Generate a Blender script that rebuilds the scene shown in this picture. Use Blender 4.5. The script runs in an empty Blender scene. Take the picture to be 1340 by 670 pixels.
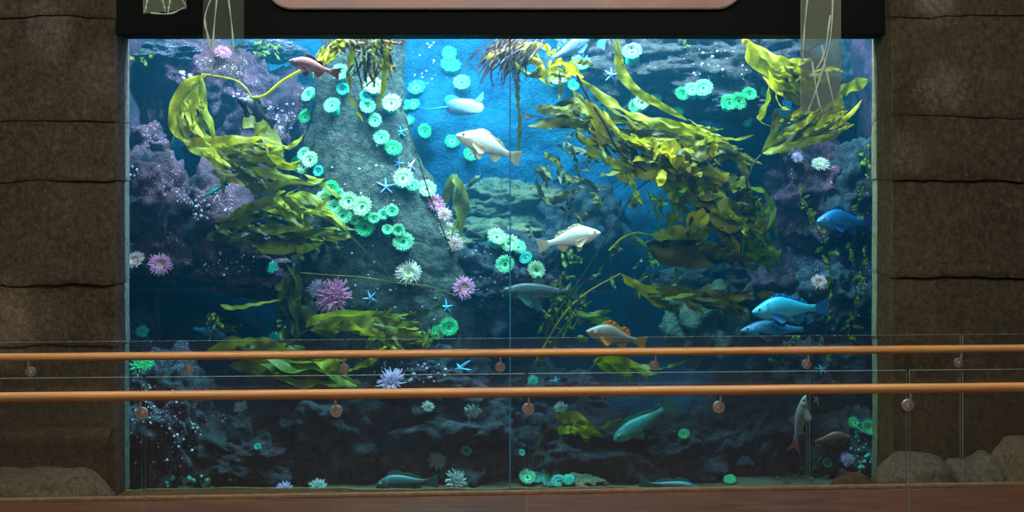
import bpy, bmesh, math, random
from mathutils import Vector, Matrix, noise, Quaternion
from mathutils.bvhtree import BVHTree
PI = math.pi
R = random.Random(7)
SC = bpy.context.scene
C = SC.collection
F = 1600.0            # focal length in pixels of a 1340x670 frame
CAMZ = 2.6
HY = 240.0            # horizon row

def P(px, py, Y):
    return Vector(((px - 670.0) / F * Y, Y, CAMZ - (py - HY) / F * Y))

# ---------------------------------------------------------------- camera
cd = bpy.data.cameras.new('camera'); cam = bpy.data.objects.new('camera', cd); C.objects.link(cam)
cam.location = (0, 0, CAMZ); cam.rotation_euler = (PI / 2, 0, 0)
cd.sensor_width = 36; cd.lens = 36 * F / 1340; cd.shift_y = -(335 - HY) / 1340; cd.clip_end = 100
SC.camera = cam
SC.view_settings.view_transform = 'Standard'; SC.view_settings.look = 'None'
SC.view_settings.gamma = 1; SC.view_settings.use_curve_mapping = False
SC.view_settings.exposure = 0.0
SC.cycles.transparent_max_bounces = 24
SC.cycles.max_bounces = 8; SC.cycles.diffuse_bounces = 3; SC.cycles.glossy_bounces = 3
SC.cycles.volume_bounces = 0
SC.cycles.sample_clamp_indirect = 4

# ---------------------------------------------------------------- object helpers
def link(name, mesh, m=None, parent=None):
    o = bpy.data.objects.new(name, mesh); C.objects.link(o)
    if m is not None:
        for mm in (m if isinstance(m, (list, tuple)) else [m]): mesh.materials.append(mm)
    if parent is not None: o.parent = parent
    return o
def mk(name, V, Fc, m=None, parent=None, smooth=True, mats=None):
    me = bpy.data.meshes.new(name); me.from_pydata([tuple(v) for v in V], [], Fc); me.update()
    if smooth: me.polygons.foreach_set('use_smooth', [True] * len(me.polygons))
    o = link(name, me, m, parent)
    if mats: me.polygons.foreach_set('material_index', mats)
    return o
def mkb(name, bm, m=None, parent=None, smooth=False):
    me = bpy.data.meshes.new(name); bm.normal_update(); bm.to_mesh(me); bm.free()
    if smooth: me.polygons.foreach_set('use_smooth', [True] * len(me.polygons))
    return link(name, me, m, parent)
def tag(o, label, cat, group=None, kind=None):
    o['label'] = label; o['category'] = cat
    if group: o['group'] = group
    if kind: o['kind'] = kind
    return o
def struct(o, label=None):
    o['kind'] = 'structure'
    if label: o['label'] = label
    return o
def thing(name, label, cat, loc=(0, 0, 0), group=None):
    o = bpy.data.objects.new(name, None); C.objects.link(o); o.location = loc; o.empty_display_size = .1
    return tag(o, label, cat, group)
def copy_tree(o, parent=None):
    c = o.copy(); C.objects.link(c)
    if parent is not None: c.parent = parent
    for ch in list(o.children): copy_tree(ch, c)
    return c

def add_box(bm, c, s, bevel=0):
    r = bmesh.ops.create_cube(bm, size=1, matrix=Matrix.Translation(c) @ Matrix.Diagonal((s[0], s[1], s[2], 1)))
    if bevel:
        es = list({e for v in r['verts'] for e in v.link_edges})
        bmesh.ops.bevel(bm, geom=es, offset=bevel, segments=2, affect='EDGES', profile=.5)
def frames(pts):
    out = []; prevN = None
    for i, p in enumerate(pts):
        t = (pts[min(i + 1, len(pts) - 1)] - pts[max(i - 1, 0)]).normalized()
        if prevN is None:
            a = Vector((0, 0, 1)) if abs(t.z) < .9 else Vector((1, 0, 0))
            n = (a - t * a.dot(t)).normalized()
        else:
            n = (prevN - t * prevN.dot(t)).normalized()
        prevN = n; out.append((t, n, t.cross(n)))
    return out
def tube_vf(V, Fc, pts, rad, seg=8, cap=True):
    pts = [Vector(p) for p in pts]
    b = len(V); fr = frames(pts)
    for i, p in enumerate(pts):
        r = rad[i] if isinstance(rad, (list, tuple)) else rad
        t, n, s = fr[i]
        for k in range(seg):
            a = 2 * PI * k / seg
            V.append(p + n * (r * math.cos(a)) + s * (r * math.sin(a)))
    for i in range(len(pts) - 1):
        for k in range(seg):
            k2 = (k + 1) % seg
            Fc.append((b + i * seg + k, b + i * seg + k2, b + (i + 1) * seg + k2, b + (i + 1) * seg + k))
    if cap:
        Fc.append(tuple(b + k for k in reversed(range(seg))))
        Fc.append(tuple(b + (len(pts) - 1) * seg + k for k in range(seg)))
def crom(pts, n):
    pts = [Vector(p) for p in pts]
    if len(pts) == 2: pts = [pts[0], (pts[0] + pts[1]) / 2, pts[1]]
    q = [pts[0] * 2 - pts[1]] + pts + [pts[-1] * 2 - pts[-2]]
    out = []; m = len(pts) - 1
    for i in range(n):
        u = i / (n - 1) * m; k = min(int(u), m - 1); t = u - k
        a, b, c, d = q[k:k + 4]
        out.append(.5 * ((2 * b) + (c - a) * t + (2 * a - 5 * b + 4 * c - d) * t * t + (3 * b - a - 3 * c + d) * t ** 3))
    return out
def lerp(tab, t):
    if t <= tab[0][0]: return tab[0][1]
    for (a, va), (b, vb) in zip(tab, tab[1:]):
        if t <= b:
            u = (t - a) / (b - a); u = u * u * (3 - 2 * u) if False else u
            return va + (vb - va) * u
    return tab[-1][1]

# ---------------------------------------------------------------- material helpers
def srgb(r, g, b):
    f = lambda c: ((c / 255) / 12.92 if c / 255 <= .04045 else ((c / 255 + .055) / 1.055) ** 2.4)
    return (f(r), f(g), f(b), 1)
class NT:
    def __init__(s, name):
        s.m = bpy.data.materials.new(name); s.m.use_nodes = True
        s.t = s.m.node_tree; s.t.nodes.clear(); s.out = s.n('ShaderNodeOutputMaterial')
    def n(s, typ, **kw):
        nd = s.t.nodes.new(typ)
        for k, v in kw.items():
            if k.startswith('i_'):
                key = k[2:].replace('_', ' ')
                nd.inputs[key].default_value = v
            else: setattr(nd, k, v)
        return nd
    def l(s, a, b): s.t.links.new(a, b)
    def coord(s, which='Object', scale=(1, 1, 1), loc=(0, 0, 0)):
        tc = s.n('ShaderNodeTexCoord'); mp = s.n('ShaderNodeMapping')
        mp.inputs['Scale'].default_value = scale; mp.inputs['Location'].default_value = loc
        s.l(tc.outputs[which], mp.inputs['Vector']); return mp.outputs[0]
    def noise(s, vec, scale, detail=4, rough=.55, dist=0):
        nd = s.n('ShaderNodeTexNoise'); nd.inputs['Scale'].default_value = scale; nd.inputs['Detail'].default_value = detail
        nd.inputs['Roughness'].default_value = rough; nd.inputs['Distortion'].default_value = dist
        s.l(vec, nd.inputs['Vector']); return nd.outputs['Fac']
    def voro(s, vec, scale, feat='F1', rnd=1):
        nd = s.n('ShaderNodeTexVoronoi', feature=feat); nd.inputs['Scale'].default_value = scale
        nd.inputs['Randomness'].default_value = rnd
        s.l(vec, nd.inputs['Vector']); return nd
    def ramp(s, fac, stops):
        nd = s.n('ShaderNodeValToRGB'); e = nd.color_ramp.elements
        while len(e) < len(stops): e.new(.5)
        for i, (p, c) in enumerate(stops):
            e[i].position = p; e[i].color = c if len(c) == 4 else (*c, 1)
        s.l(fac, nd.inputs[0]); return nd.outputs[0]
    def mix(s, fac, a, b, blend='MIX'):
        nd = s.n('ShaderNodeMix', data_type='RGBA', blend_type=blend)
        for i, v in ((0, fac), (6, a), (7, b)):
            if hasattr(v, 'is_output'): s.l(v, nd.inputs[i])
            else: nd.inputs[i].default_value = v
        return nd.outputs[2]
    def math(s, op, a, b=0.0):
        nd = s.n('ShaderNodeMath', operation=op)
        for i, v in ((0, a), (1, b)):
            if hasattr(v, 'is_output'): s.l(v, nd.inputs[i])
            else: nd.inputs[i].default_value = v
        return nd.outputs[0]
    def bump(s, h, strength=.5, dist=.02):
        nd = s.n('ShaderNodeBump'); nd.inputs['Strength'].default_value = strength; nd.inputs['Distance'].default_value = dist
        s.l(h, nd.inputs['Height']); return nd.outputs[0]
    def pbsdf(s, col, rough=.6, metal=0, spec=.4, normal=None):
        nd = s.n('ShaderNodeBsdfPrincipled')
        if hasattr(col, 'is_output'): s.l(col, nd.inputs['Base Color'])
        else: nd.inputs['Base Color'].default_value = col
        if hasattr(rough, 'is_output'): s.l(rough, nd.inputs['Roughness'])
        else: nd.inputs['Roughness'].default_value = rough
        nd.inputs['Metallic'].default_value = metal; nd.inputs['Specular IOR Level'].default_value = spec
        if normal is not None: s.l(normal, nd.inputs['Normal'])
        return nd.outputs[0]
    def done(s, sh, vol=False):
        s.l(sh, s.out.inputs['Volume' if vol else 'Surface']); return s.m
BLK = (0, 0, 0, 1); WHT = (1, 1, 1, 1)

def mat_simple(name, col, rough=.5, metal=0, spec=.4, var=.25, nscale=20, bump=.0):
    t = NT(name); v = t.coord('Object')
    nz = t.noise(v, nscale, 4)
    d = tuple(c * (1 - var) for c in col[:3]) + (1,); b = tuple(min(1, c * (1 + var)) for c in col[:3]) + (1,)
    c = t.ramp(nz, [(.3, d), (.7, b)])
    nm = t.bump(nz, bump, .01) if bump else None
    return t.done(t.pbsdf(c, rough, metal, spec, nm))

def mat_wall(name, a, b, c, zs=1.0):
    t = NT(name); v = t.coord('Object')
    n1 = t.noise(v, 1.1, 5, .6); 
    v2 = t.coord('Object', (5, 5, 2.4)); n2 = t.noise(v2, 2.4, 7, .7, 2.2)
    v3 = t.coord('Object', (1, 1, 1)); n3 = t.noise(v3, 17, 7, .78)
    col = t.mix(t.ramp(n1, [(.35, BLK), (.68, WHT)]), a, b)
    col = t.mix(t.ramp(n2, [(.42, BLK), (.7, WHT)]), col, c)
    col = t.mix(t.ramp(n3, [(.3, (.35, .35, .35, 1)), (.75, (1.25, 1.25, 1.25, 1))]), BLK, col, 'MIX') if False else t.mix(.85, col, t.ramp(n3, [(.36, (.22, .22, .22, 1)), (.68, (1.0, 1.0, 1.0, 1))]), 'MULTIPLY')
    h = t.math('ADD', t.math('MULTIPLY', n2, .7), t.math('MULTIPLY', n3, .5))
    return t.done(t.pbsdf(col, .75, 0, .3, t.bump(h, 1, .07)))

def mat_rock(name, base, dark, crust, crust_amt=.5, spots=.5, spotcol=(.75, .75, .8, 1), spotscale=14):
    t = NT(name); v = t.coord('Object')
    big = t.noise(v, 2.6, 5, .6); mid = t.noise(v, 9, 6, .65); fine = t.noise(v, 45, 4, .6)
    col = t.mix(t.ramp(mid, [(.35, BLK), (.65, WHT)]), dark, base)
    lo = 1 - crust_amt
    col = t.mix(t.ramp(big, [(max(0, lo - .12), BLK), (lo + .06, WHT)]), col, crust)
    col = t.mix(.55, col, t.ramp(fine, [(.3, (.35, .35, .35, 1)), (.7, WHT)]), 'MULTIPLY')
    vo = t.voro(v, spotscale); d = t.noise(v, 3.4, 3)
    sp = t.ramp(t.math('ADD', vo.outputs['Distance'], t.math('MULTIPLY', t.math('SUBTRACT', 1 - spots * .55, d), 1.3)), [(.10, WHT), (.2, BLK)])
    vo2 = t.voro(v, spotscale * 2.7)
    sp2 = t.ramp(t.math('ADD', vo2.outputs['Distance'], t.math('MULTIPLY', t.math('SUBTRACT', 1 - spots * .6, big), 1.1)), [(.14, WHT), (.24, BLK)])
    col = t.mix(sp, col, spotcol); col = t.mix(sp2, col, spotcol)
    h = t.math('ADD', t.math('MULTIPLY', mid, 1.0), t.math('ADD', t.math('MULTIPLY', fine, .3), t.math('MULTIPLY', sp, .5)))
    return t.done(t.pbsdf(col, .85, 0, .15, t.bump(h, 1, .09)))

def mat_glass(name, tint=(.94, .97, .96, 1), haze=.0, hazecol=(.6, .65, .6, 1), refl=1.0):
    t = NT(name)
    tr = t.n('ShaderNodeBsdfTransparent'); tr.inputs[0].default_value = tint
    gl = t.n('ShaderNodeBsdfGlossy'); gl.inputs['Roughness'].default_value = .02
    fr = t.n('ShaderNodeFresnel'); fr.inputs[0].default_value = 1.42
    mx = t.n('ShaderNodeMixShader'); t.l(t.math('MULTIPLY', fr.outputs[0], refl), mx.inputs[0]); t.l(tr.outputs[0], mx.inputs[1]); t.l(gl.outputs[0], mx.inputs[2])
    sh = mx.outputs[0]
    if haze:
        df = t.n('ShaderNodeBsdfDiffuse'); df.inputs[0].default_value = hazecol
        m2 = t.n('ShaderNodeMixShader'); m2.inputs[0].default_value = haze
        t.l(sh, m2.inputs[1]); t.l(df.outputs[0], m2.inputs[2]); sh = m2.outputs[0]
    return t.done(sh)
# ================================================================ ROOM
M = {}
M['wall'] = mat_wall('brown rock cladding', srgb(116, 106, 88), srgb(86, 78, 66), srgb(134, 122, 100))
M['wallr'] = mat_wall('darker brown rock cladding', srgb(110, 102, 84), srgb(80, 74, 62), srgb(128, 116, 94))
M['jambl'] = mat_wall('jamb stone painted tank lit grey', srgb(120, 124, 128), srgb(96, 100, 104), srgb(130, 134, 138))  # tank light falling on the left reveal is put into this grey
M['jambr'] = mat_wall('jamb stone painted lit beige', srgb(140, 128, 96), srgb(118, 106, 78), srgb(150, 138, 104))  # wall stone made lighter: the lit look of the right reveal is in the colour
M['lintel'] = mat_simple('near black stone lintel', srgb(15, 19, 20), .8, 0, .12, .3, 120, .15)
M['ground'] = mat_simple('brown sand', srgb(120, 98, 74), .95, 0, .1, .4, 18, .8)
M['boulder'] = mat_wall('olive grey boulder', srgb(172, 164, 138), srgb(134, 128, 106), srgb(188, 178, 152))
M['boulderg'] = mat_wall('grey boulder', srgb(172, 168, 156), srgb(136, 132, 122), srgb(186, 180, 168))
M['boulderb'] = mat_wall('brown boulder', srgb(140, 114, 84), srgb(110, 90, 66), srgb(150, 124, 94))

def mat_floor():
    t = NT('polished red brown floor'); v = t.coord('Object', (1, 6, 1))
    n = t.noise(v, 2.2, 6, .6, .6); n2 = t.noise(t.coord('Object'), 40, 3)
    c = t.ramp(n, [(.3, srgb(84, 60, 50)), (.55, srgb(116, 84, 68)), (.75, srgb(140, 108, 88))])
    c = t.mix(.4, c, t.ramp(n2, [(.3, (.5, .5, .5, 1)), (.7, WHT)]), 'MULTIPLY')
    return t.done(t.pbsdf(c, .35, 0, .4))
M['floor'] = mat_floor()
def mat_wood():
    t = NT('orange varnished wood'); v = t.coord('Object', (.6, 12, 12))
    n = t.noise(v, 3, 5, .6, .4)
    c = t.ramp(n, [(.25, srgb(178, 128, 78)), (.55, srgb(206, 156, 100)), (.8, srgb(224, 178, 122))])
    return t.done(t.pbsdf(c, .28, 0, .6))
M['wood'] = mat_wood()
M['steel'] = mat_simple('brushed steel', (.66, .68, .70, 1), .32, .5, .6, .1, 60)
M['bolt'] = mat_simple('bright bolt head', (.95, .94, .9, 1), .2, .2, .8, .05, 60)
M['glass'] = mat_glass('balustrade glass', (.955, .965, .955, 1), .012, (.5, .5, .45, 1), .7)
M['glassedge'] = mat_simple('ground glass edge', srgb(150, 175, 165), .3, 0, .6, .1)
M['pane'] = mat_glass('acrylic window pane', (.97, .985, .99, 1), 0, refl=.9)
M['seam'] = mat_simple('blue acrylic bond line', srgb(50, 140, 200), .2, 0, .6, .1)
M['etchglass'] = mat_glass('hanging panel glass', (.82, .86, .80, 1), .20, (.36, .44, .34, 1), .8)
M['etchthin'] = mat_glass('clear hanging glass', (.88, .92, .90, 1), .07, (.36, .46, .40, 1), .8)
M['etch'] = mat_glass('etched line', (.7, .75, .7, 1), .55, (.70, .92, .86, 1), .5)

# layered rock cladding: each course hangs a little proud over the course below it
def cladding(name, path, courses, z0, z1, m, seed, split):
    # path: list of (x, y, nx, ny) along the wall; courses: falling list of (z of lower edge)
    V = []; Fc = []
    edges = [z1] + courses
    if edges[-1] > z0: edges.append(z0)
    L = [0]
    for a, b in zip(path, path[1:]): L.append(L[-1] + math.hypot(b[0] - a[0], b[1] - a[1]))
    n = len(path)
    for ci, (zt, zb) in enumerate(zip(edges, edges[1:])):
        nz = max(4, int((zt - zb) / .06)); base = len(V)
        rows = []
        for j in range(nz + 1): rows.append((j / nz, 0))
        rows.append((1.0, 1)); rows.append((1.0, 2))
        for (u, lip) in rows:
            for i, (x, y, nx, ny, k_) in enumerate(path):
                jt = .04 * noise.noise((L[i] * 1.3, zt * 3, seed)) + .022 * noise.noise((L[i] * 6, zt * 3, seed))
                jb = .04 * noise.noise((L[i] * 1.3, zb * 3, seed)) + .022 * noise.noise((L[i] * 6, zb * 3, seed))
                z = (zt + jt) + (zb + jb - zt - jt) * u
                prof = .004 + .032 * u ** 2.5
                off = prof + .035 * noise.noise((L[i] * .9, z * .9, seed + ci)) * math.sin(min(1, u * 4) * PI / 2) + .012 * noise.noise((L[i] * 7, z * 7, seed)) + .02 * noise.noise((L[i] * 2.6, z * 2.6, seed))
                if lip == 1: z -= .008; off -= .01
                if lip == 2: z -= .006; off = -.03
                off *= k_; V.append((x + nx * off, y + ny * off, z))
        for r in range(len(rows) - 1):
            for i in range(n - 1):
                a = base + r * n + i
                Fc.append((a, a + n, a + n + 1, a + 1))
    o = mk(name, V, Fc, m)
    for f in o.data.polygons:
        col = min(q % n for q in f.vertices)
        f.material_index = int(col >= split) if split > 0 else int(col < -split)
    return struct(o)
def zat(py, Y): return CAMZ - (py - HY) / F * Y
YL, YR = 12.78, 12.56
XL, XR = -4.142, 3.905
# path runs so that face normals point to the room
pl = [(-9 + i * (XL + 9 - .04) / 60, YL, 0, -1, 1) for i in range(61)] + [(XL - .012, YL + .006, .6, -.6, .8), (XL, YL + .03, 1, 0, .25)] + [(XL, YL + .09 * i, 1, 0, .2) for i in range(1, 6)]
wl = cladding('wall_left', pl, [zat(y, YL) for y in (23, 157, 236, 371, 452)], -.7, 7, [M['wall'], M['jambl']], 3.1, 61)
pr = [(XR, YR + .1 * i, -1, 0, .2) for i in range(7, 0, -1)] + [(XR, YR + .03, -1, 0, .25), (XR + .012, YR + .006, -.6, -.6, .8)] + [(XR + .04 + i * (9 - XR) / 60, YR, 0, -1, 1) for i in range(61)]
wr = cladding('wall_right', pr, [zat(y, YR) for y in (22, 152, 236, 362, 452)], -.7, 7, [M['wallr'], M['jambr']], 9.4, -8)
# plinth along the foot of the left wall
V = []; Fc = []
prof = [(0.02, .06), (.12, .05), (.2, .02), (.22, -.03), (.19, -.1), (.17, -.3), (.2, -.55), (.22, -.75)]
xs = [-9 + i * (XL + 9.0) / 70 for i in range(71)]
for (o_, z_) in prof:
    for x in xs:
        k = noise.noise((x * 1.2, z_ * 2, 5)) * .05
        V.append((x, YL - o_ - k, z_ + k * .5))
for r in range(len(prof) - 1):
    for i in range(70):
        a = r * 71 + i; Fc.append((a, a + 71, a + 72, a + 1))
struct(mk('trim_3', V, Fc, M['wall']))

# floor of the walkway, with a slight turn against the tank front
def rearY(x): return 10.27 + .064 * x
def frontY(x): return 8.31 + .058 * x
bm = bmesh.new()
vs = [bm.verts.new(p) for p in ((-9, -4, 0), (9, -4, 0), (9, rearY(9), 0), (-9, rearY(-9), 0))]
vb = [bm.verts.new(p) for p in ((-9, -4, -.75), (9, -4, -.75), (9, rearY(9), -.75), (-9, rearY(-9), -.75))]
bm.faces.new(vs); bm.faces.new(list(reversed(vb)))
for i in range(4): bm.faces.new((vs[i], vb[i], vb[(i + 1) % 4], vs[(i + 1) % 4]))
bmesh.ops.recalc_face_normals(bm, faces=bm.faces)
struct(mkb('floor', bm, M['floor']))
# channel that carries the far glass
bm = bmesh.new(); a = math.atan(.064)
add_box(bm, (0, 0, 0), (18.2, .05, .03), .006)
o = mkb('trim_4', bm, mat_simple('brown metal channel', srgb(150, 130, 105), .5, .3)); o.rotation_euler = (0, 0, a); o.location = (0, rearY(0) - .03, .015); struct(o)
# sand in front of the tank
V = []; Fc = []; nx, ny = 120, 24
for j in range(ny + 1):
    for i in range(nx + 1):
        x = -9 + 18 * i / nx; y = 9.2 + (13.1 - 9.2) * j / ny
        z = -.665 + .03 * noise.noise((x * 1.5, y * 1.5, 0)) + .012 * noise.noise((x * 7, y * 7, 3))
        V.append((x, y, z))
for j in range(ny):
    for i in range(nx):
        a = j * (nx + 1) + i; Fc.append((a, a + 1, a + nx + 2, a + nx + 1))
o = mk('ground', V, Fc, M['ground']); struct(o)

# lintel
bm = bmesh.new(); zb = zat(46, 12.85)
add_box(bm, ((XL + XR) / 2 + .02, 13.0, (zb + 8.5) / 2), (XR - XL + .12, .42, 8.5 - zb), .012)
struct(mkb('trim_5', bm, M['lintel']))
# pale sign panel with rounded corners on the lintel
def rounded_panel(name, x0, x1, z0, z1, y, th, r, m):
    pts = []
    for (cx, cz, a0) in ((x1 - r, z0 + r, -90), (x1 - r, z1 - r, 0), (x0 + r, z1 - r, 90), (x0 + r, z0 + r, 180)):
        for k in range(13):
            a = math.radians(a0 + 90 * k / 12); pts.append((cx + r * math.cos(a), cz + r * math.sin(a)))
    bm = bmesh.new()
    f = bm.faces.new([bm.verts.new((p[0], y, p[1])) for p in pts])
    e = bmesh.ops.extrude_face_region(bm, geom=[f])
    bmesh.ops.translate(bm, vec=(0, -th, 0), verts=[v for v in e['geom'] if isinstance(v, bmesh.types.BMVert)])
    bmesh.ops.recalc_face_normals(bm, faces=bm.faces)
    return mkb(name, bm, m)
t = NT('pinkish panel face'); v = t.coord('Object', (.5, 1, 1)); n = t.noise(v, 1.6, 3)
M['sign'] = t.done(t.pbsdf(t.ramp(n, [(.3, srgb(150, 136, 146)), (.5, srgb(176, 150, 144)), (.7, srgb(160, 128, 122))]), .5))
pA, pB = P(345, 12, 12.72), P(975, 12, 12.72)
sg = thing('wall_sign', 'long pale pinkish brown panel with rounded corners on the dark lintel', 'sign', (0, 12.78, pA.z))
o = rounded_panel('frame', pA.x, pB.x, pA.z, pA.z + 1.3, 12.785, .06, .30, mat_simple('dull rim', srgb(120, 104, 100), .5)); o.parent = sg; o.matrix_parent_inverse = Matrix.Translation((0, -12.78, -pA.z))
o = rounded_panel('face', pA.x + .015, pB.x - .015, pA.z + .012, pA.z + 1.285, 12.73, .02, .29, M['sign']); o.parent = sg; o.matrix_parent_inverse = Matrix.Translation((0, -12.78, -pA.z))

# ---------------------------------------------------------------- window of the tank
xs_ = P(667.5, 0, 13.05).x
for nm, x0, x1 in (('window_1', XL - .05, xs_ - .012), ('window_2', xs_ + .012, XR + .05)):
    bm = bmesh.new(); add_box(bm, ((x0 + x1) / 2, 13.05, (4.35 - .72) / 2), (x1 - x0, .05, 4.35 + .72))
    struct(mkb(nm, bm, M['pane']))
bm = bmesh.new(); add_box(bm, (xs_, 13.05, (4.35 - .72) / 2), (.014, .05, 4.35 + .72))
struct(mkb('trim_6', bm, M['seam']))

# ---------------------------------------------------------------- balustrades
def balustrade(Yf, slope, seams, brackets, px_range, zr, word, gword, seampx):
    a = math.atan(slope); ca, sa = math.cos(a), math.sin(a)
    def at_px(px):      # x on the rail line seen at px
        k = (px - 670) / F
        return k * Yf / (1 - k * slope)
    x0, x1 = at_px(px_range[0]), at_px(px_range[1])
    # rail with brackets
    root = thing('handrail', word, 'handrail', (0, Yf, zr)); root.rotation_euler = (0, 0, a)
    l0, l1 = x0 / ca, x1 / ca
    V = []; Fc = []
    n = 60
    tube_vf(V, Fc, [(l0 + (l1 - l0) * i / n, 0, 0) for i in range(n + 1)], .034, 20)
    mk('rail', V, Fc, M['wood'], root)
    for bp in brackets:
        lx = at_px(bp) / ca
        b = bpy.data.objects.new('bracket', None); C.objects.link(b); b.parent = root; b.location = (lx, 0, 0)
        V = []; Fc = []
        tube_vf(V, Fc, crom([(0, 0, -.03), (0, .004, -.07), (0, .02, -.11), (0, .055, -.125)], 10), .008, 10)
        mk('stem', V, Fc, M['steel'], b)
        V = []; Fc = []
        tube_vf(V, Fc, [(0, .046, -.125), (0, .048, -.125), (0, .062, -.125), (0, .066, -.125)], [.038, .042, .042, .038], 24)
        mk('clamp_disc', V, Fc, M['steel'], b)
        V = []; Fc = []
        tube_vf(V, Fc, [(0, .03, -.125), (0, .036, -.125), (0, .047, -.125)], [.008, .014, .014], 12)
        mk('bolt', V, Fc, M['bolt'], b)
    # glass
    sx = [x0 / ca] + [at_px(s) / ca for s in seampx] + [x1 / ca]
    for i, (p, q) in enumerate(zip(sx, sx[1:])):
        bm = bmesh.new(); add_box(bm, (0, 0, 0), (q - p - .022, .018, 1), 0)
        o = mkb('glass_panel', bm, [M['glass'], M['glassedge']])
        for f in o.data.polygons:
            if abs(f.normal.y) < .5: f.material_index = 1
        h = zr + .115
        o.scale = (1, 1, h - .0)
        off = .075
        mid = (p + q) / 2
        o.location = (mid * ca - off * sa, Yf + mid * sa + off * ca, h / 2); o.rotation_euler = (0, 0, a)
        tag(o, gword[i], 'glass panel')
balustrade(8.31, .058, None, (-70, 183, 439, 692, 943, 1192, 1436), (-140, 1480), 1.18,
           'nearer and lower orange wooden handrail with steel brackets',
           ['clear balustrade glass under the nearer handrail, at its left end',
            'clear balustrade glass under the nearer handrail, left of the middle',
            'clear balustrade glass under the nearer handrail, right of the middle',
            'clear balustrade glass under the nearer handrail, at its right end'], (184.5, 690, 1193.5))
balustrade(10.24, .0645, None, (-170, 37, 245, 450, 655, 858, 1058, 1258, 1455), (-180, 1500), 1.18,
           'farther and higher orange wooden handrail with small steel brackets',
           ['clear balustrade glass under the farther handrail, at its left end',
            'clear balustrade glass under the farther handrail, long one in the middle',
            'clear balustrade glass under the farther handrail, short one before the right wall',
            'clear balustrade glass under the farther handrail, at its right end'], (451, 1061, 1263))

# ---------------------------------------------------------------- hanging etched glass sheets
def hanging(label, corners, Y, turn, stems, m='etchglass'):
    # corners: px x0, x1, y bottom-left, y bottom-right
    x0, x1, yl, yr = corners
    a, b = P(x0, yl, Y), P(x1, yr, Y + turn)
    top = 5.6
    root = thing('hanging_glass_sheet', label, 'hanging glass', (a + b) / 2)
    inv = Matrix.Translation(-root.location)
    d = Vector((b.x - a.x, b.y - a.y, 0)).normalized(); nrm = Vector((-d.y, d.x, 0)) * .006
    q = [a, b, Vector((b.x, b.y, top)), Vector((a.x, a.y, top))]
    V = [p - nrm for p in q] + [p + nrm for p in q]
    Fc = [(0, 1, 2, 3), (7, 6, 5, 4)] + [(i, i + 4, (i + 1) % 4 + 4, (i + 1) % 4) for i in range(4)]
    o = mk('glass_sheet', V, Fc, [M[m], M['glassedge']], root, False, [0, 0, 1, 1, 1, 1]); o.matrix_parent_inverse = inv
    for s in stems:
        V = []; Fc = []
        pts = crom([P(px, py, Y + turn * (px - x0) / (x1 - x0)) - nrm * 1.6 for px, py in s], 14)
        tube_vf(V, Fc, pts, [.007 + .003 * math.sin(i) for i in range(14)], 6)
        o = mk('etched_stem', V, Fc, M['etch'], root); o.matrix_parent_inverse = inv
hanging('small hanging glass sheet etched with pale stems, leftmost on the lintel', (188, 243, 18, 12), 11.6, .35,
        [[(192, 0), (189, 16)], [(212, 0), (216, 16)], [(222, 0), (219, 17)], [(238, 0), (243, 9)], [(196, 17), (221, 18), (241, 10)], [(205, -30), (212, 0)]])
hanging('narrow hanging glass sheet with etched stems before the pink anemone', (266, 319, 104, 104), 11.7, .05,
        [[(284, -20), (268, 25), (278, 60)], [(286, -20), (280, 40), (277, 100)], [(298, -10), (304, 40), (308, 98)], [(268, 25), (272, 50), (280, 75)]], 'etchthin')
hanging('tall hanging glass sheet with etched stems before the kelp, rightmost', (1048, 1100, 150, 150), 11.5, .08,
        [[(1058, -20), (1052, 40), (1050, 80)], [(1090, -20), (1086, 50), (1070, 110), (1056, 148)], [(1062, 80), (1070, 130), (1076, 148)],
         [(1075, 60), (1080, 90), (1092, 140)], [(1086, 20), (1078, 70), (1062, 100)]])

# ---------------------------------------------------------------- boulders on the sand
def blob(cx, cy, rx, ry, Y, ry_d, seed, sub=5, amp=.22, freq=1.6, ridge=.0, name='rock', m=None, squash=None):
    c = P(cx, cy, Y); s = Y / F
    bm = bmesh.new(); bmesh.ops.create_icosphere(bm, subdivisions=sub, radius=1)
    for v in bm.verts:
        p = v.co.copy()
        q = p * freq + Vector((seed * 3.7, seed * 1.3, seed * 7.1))
        d = 1 + amp * noise.fractal(q, .9, 2.1, 5) + ridge * (abs(noise.noise(q * 1.7)) - .3)
        k = p.normalized() * d
        v.co = Vector((k.x * rx * s, k.y * ry_d, k.z * ry * s))
    o = mkb(name, bm, m, None, True); o.location = c
    return o
BLD = [
 (66, 662, 82, 50, 12.0, .5, 'boulder', 1, 'large low olive boulder at the foot of the left wall'),
 (8, 634, 26, 22, 12.35, .3, 'boulder', 2, 'small pale stone behind the large boulder, at the left edge'),
 (1200, 634, 52, 40, 12.0, .42, 'boulderg', 3, 'large grey boulder at the foot of the right wall'),
 (1256, 632, 26, 32, 12.1, .28, 'boulderg', 4, 'small grey boulder between the large grey one and the paler group on the right'),
 (1288, 630, 28, 38, 12.0, .34, 'boulderg', 5, 'rounded grey boulder before the right wall, second from the right edge'),
 (1340, 626, 42, 54, 11.9, .4, 'boulder', 6, 'tall boulder cut by the right edge of the picture'),
 (1118, 644, 34, 25, 12.6, .2, 'boulderb', 7, 'low brown boulder before the lower right corner of the tank'),
]
for (cx, cy, rx, ry, Y, d, m, sd, lab) in BLD:
    tag(blob(cx, cy, rx, ry, Y, d, sd, 5, .15, 1.1, .1, 'boulder', M[m]), lab, 'boulder', 'boulders along the foot of the tank')

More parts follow.
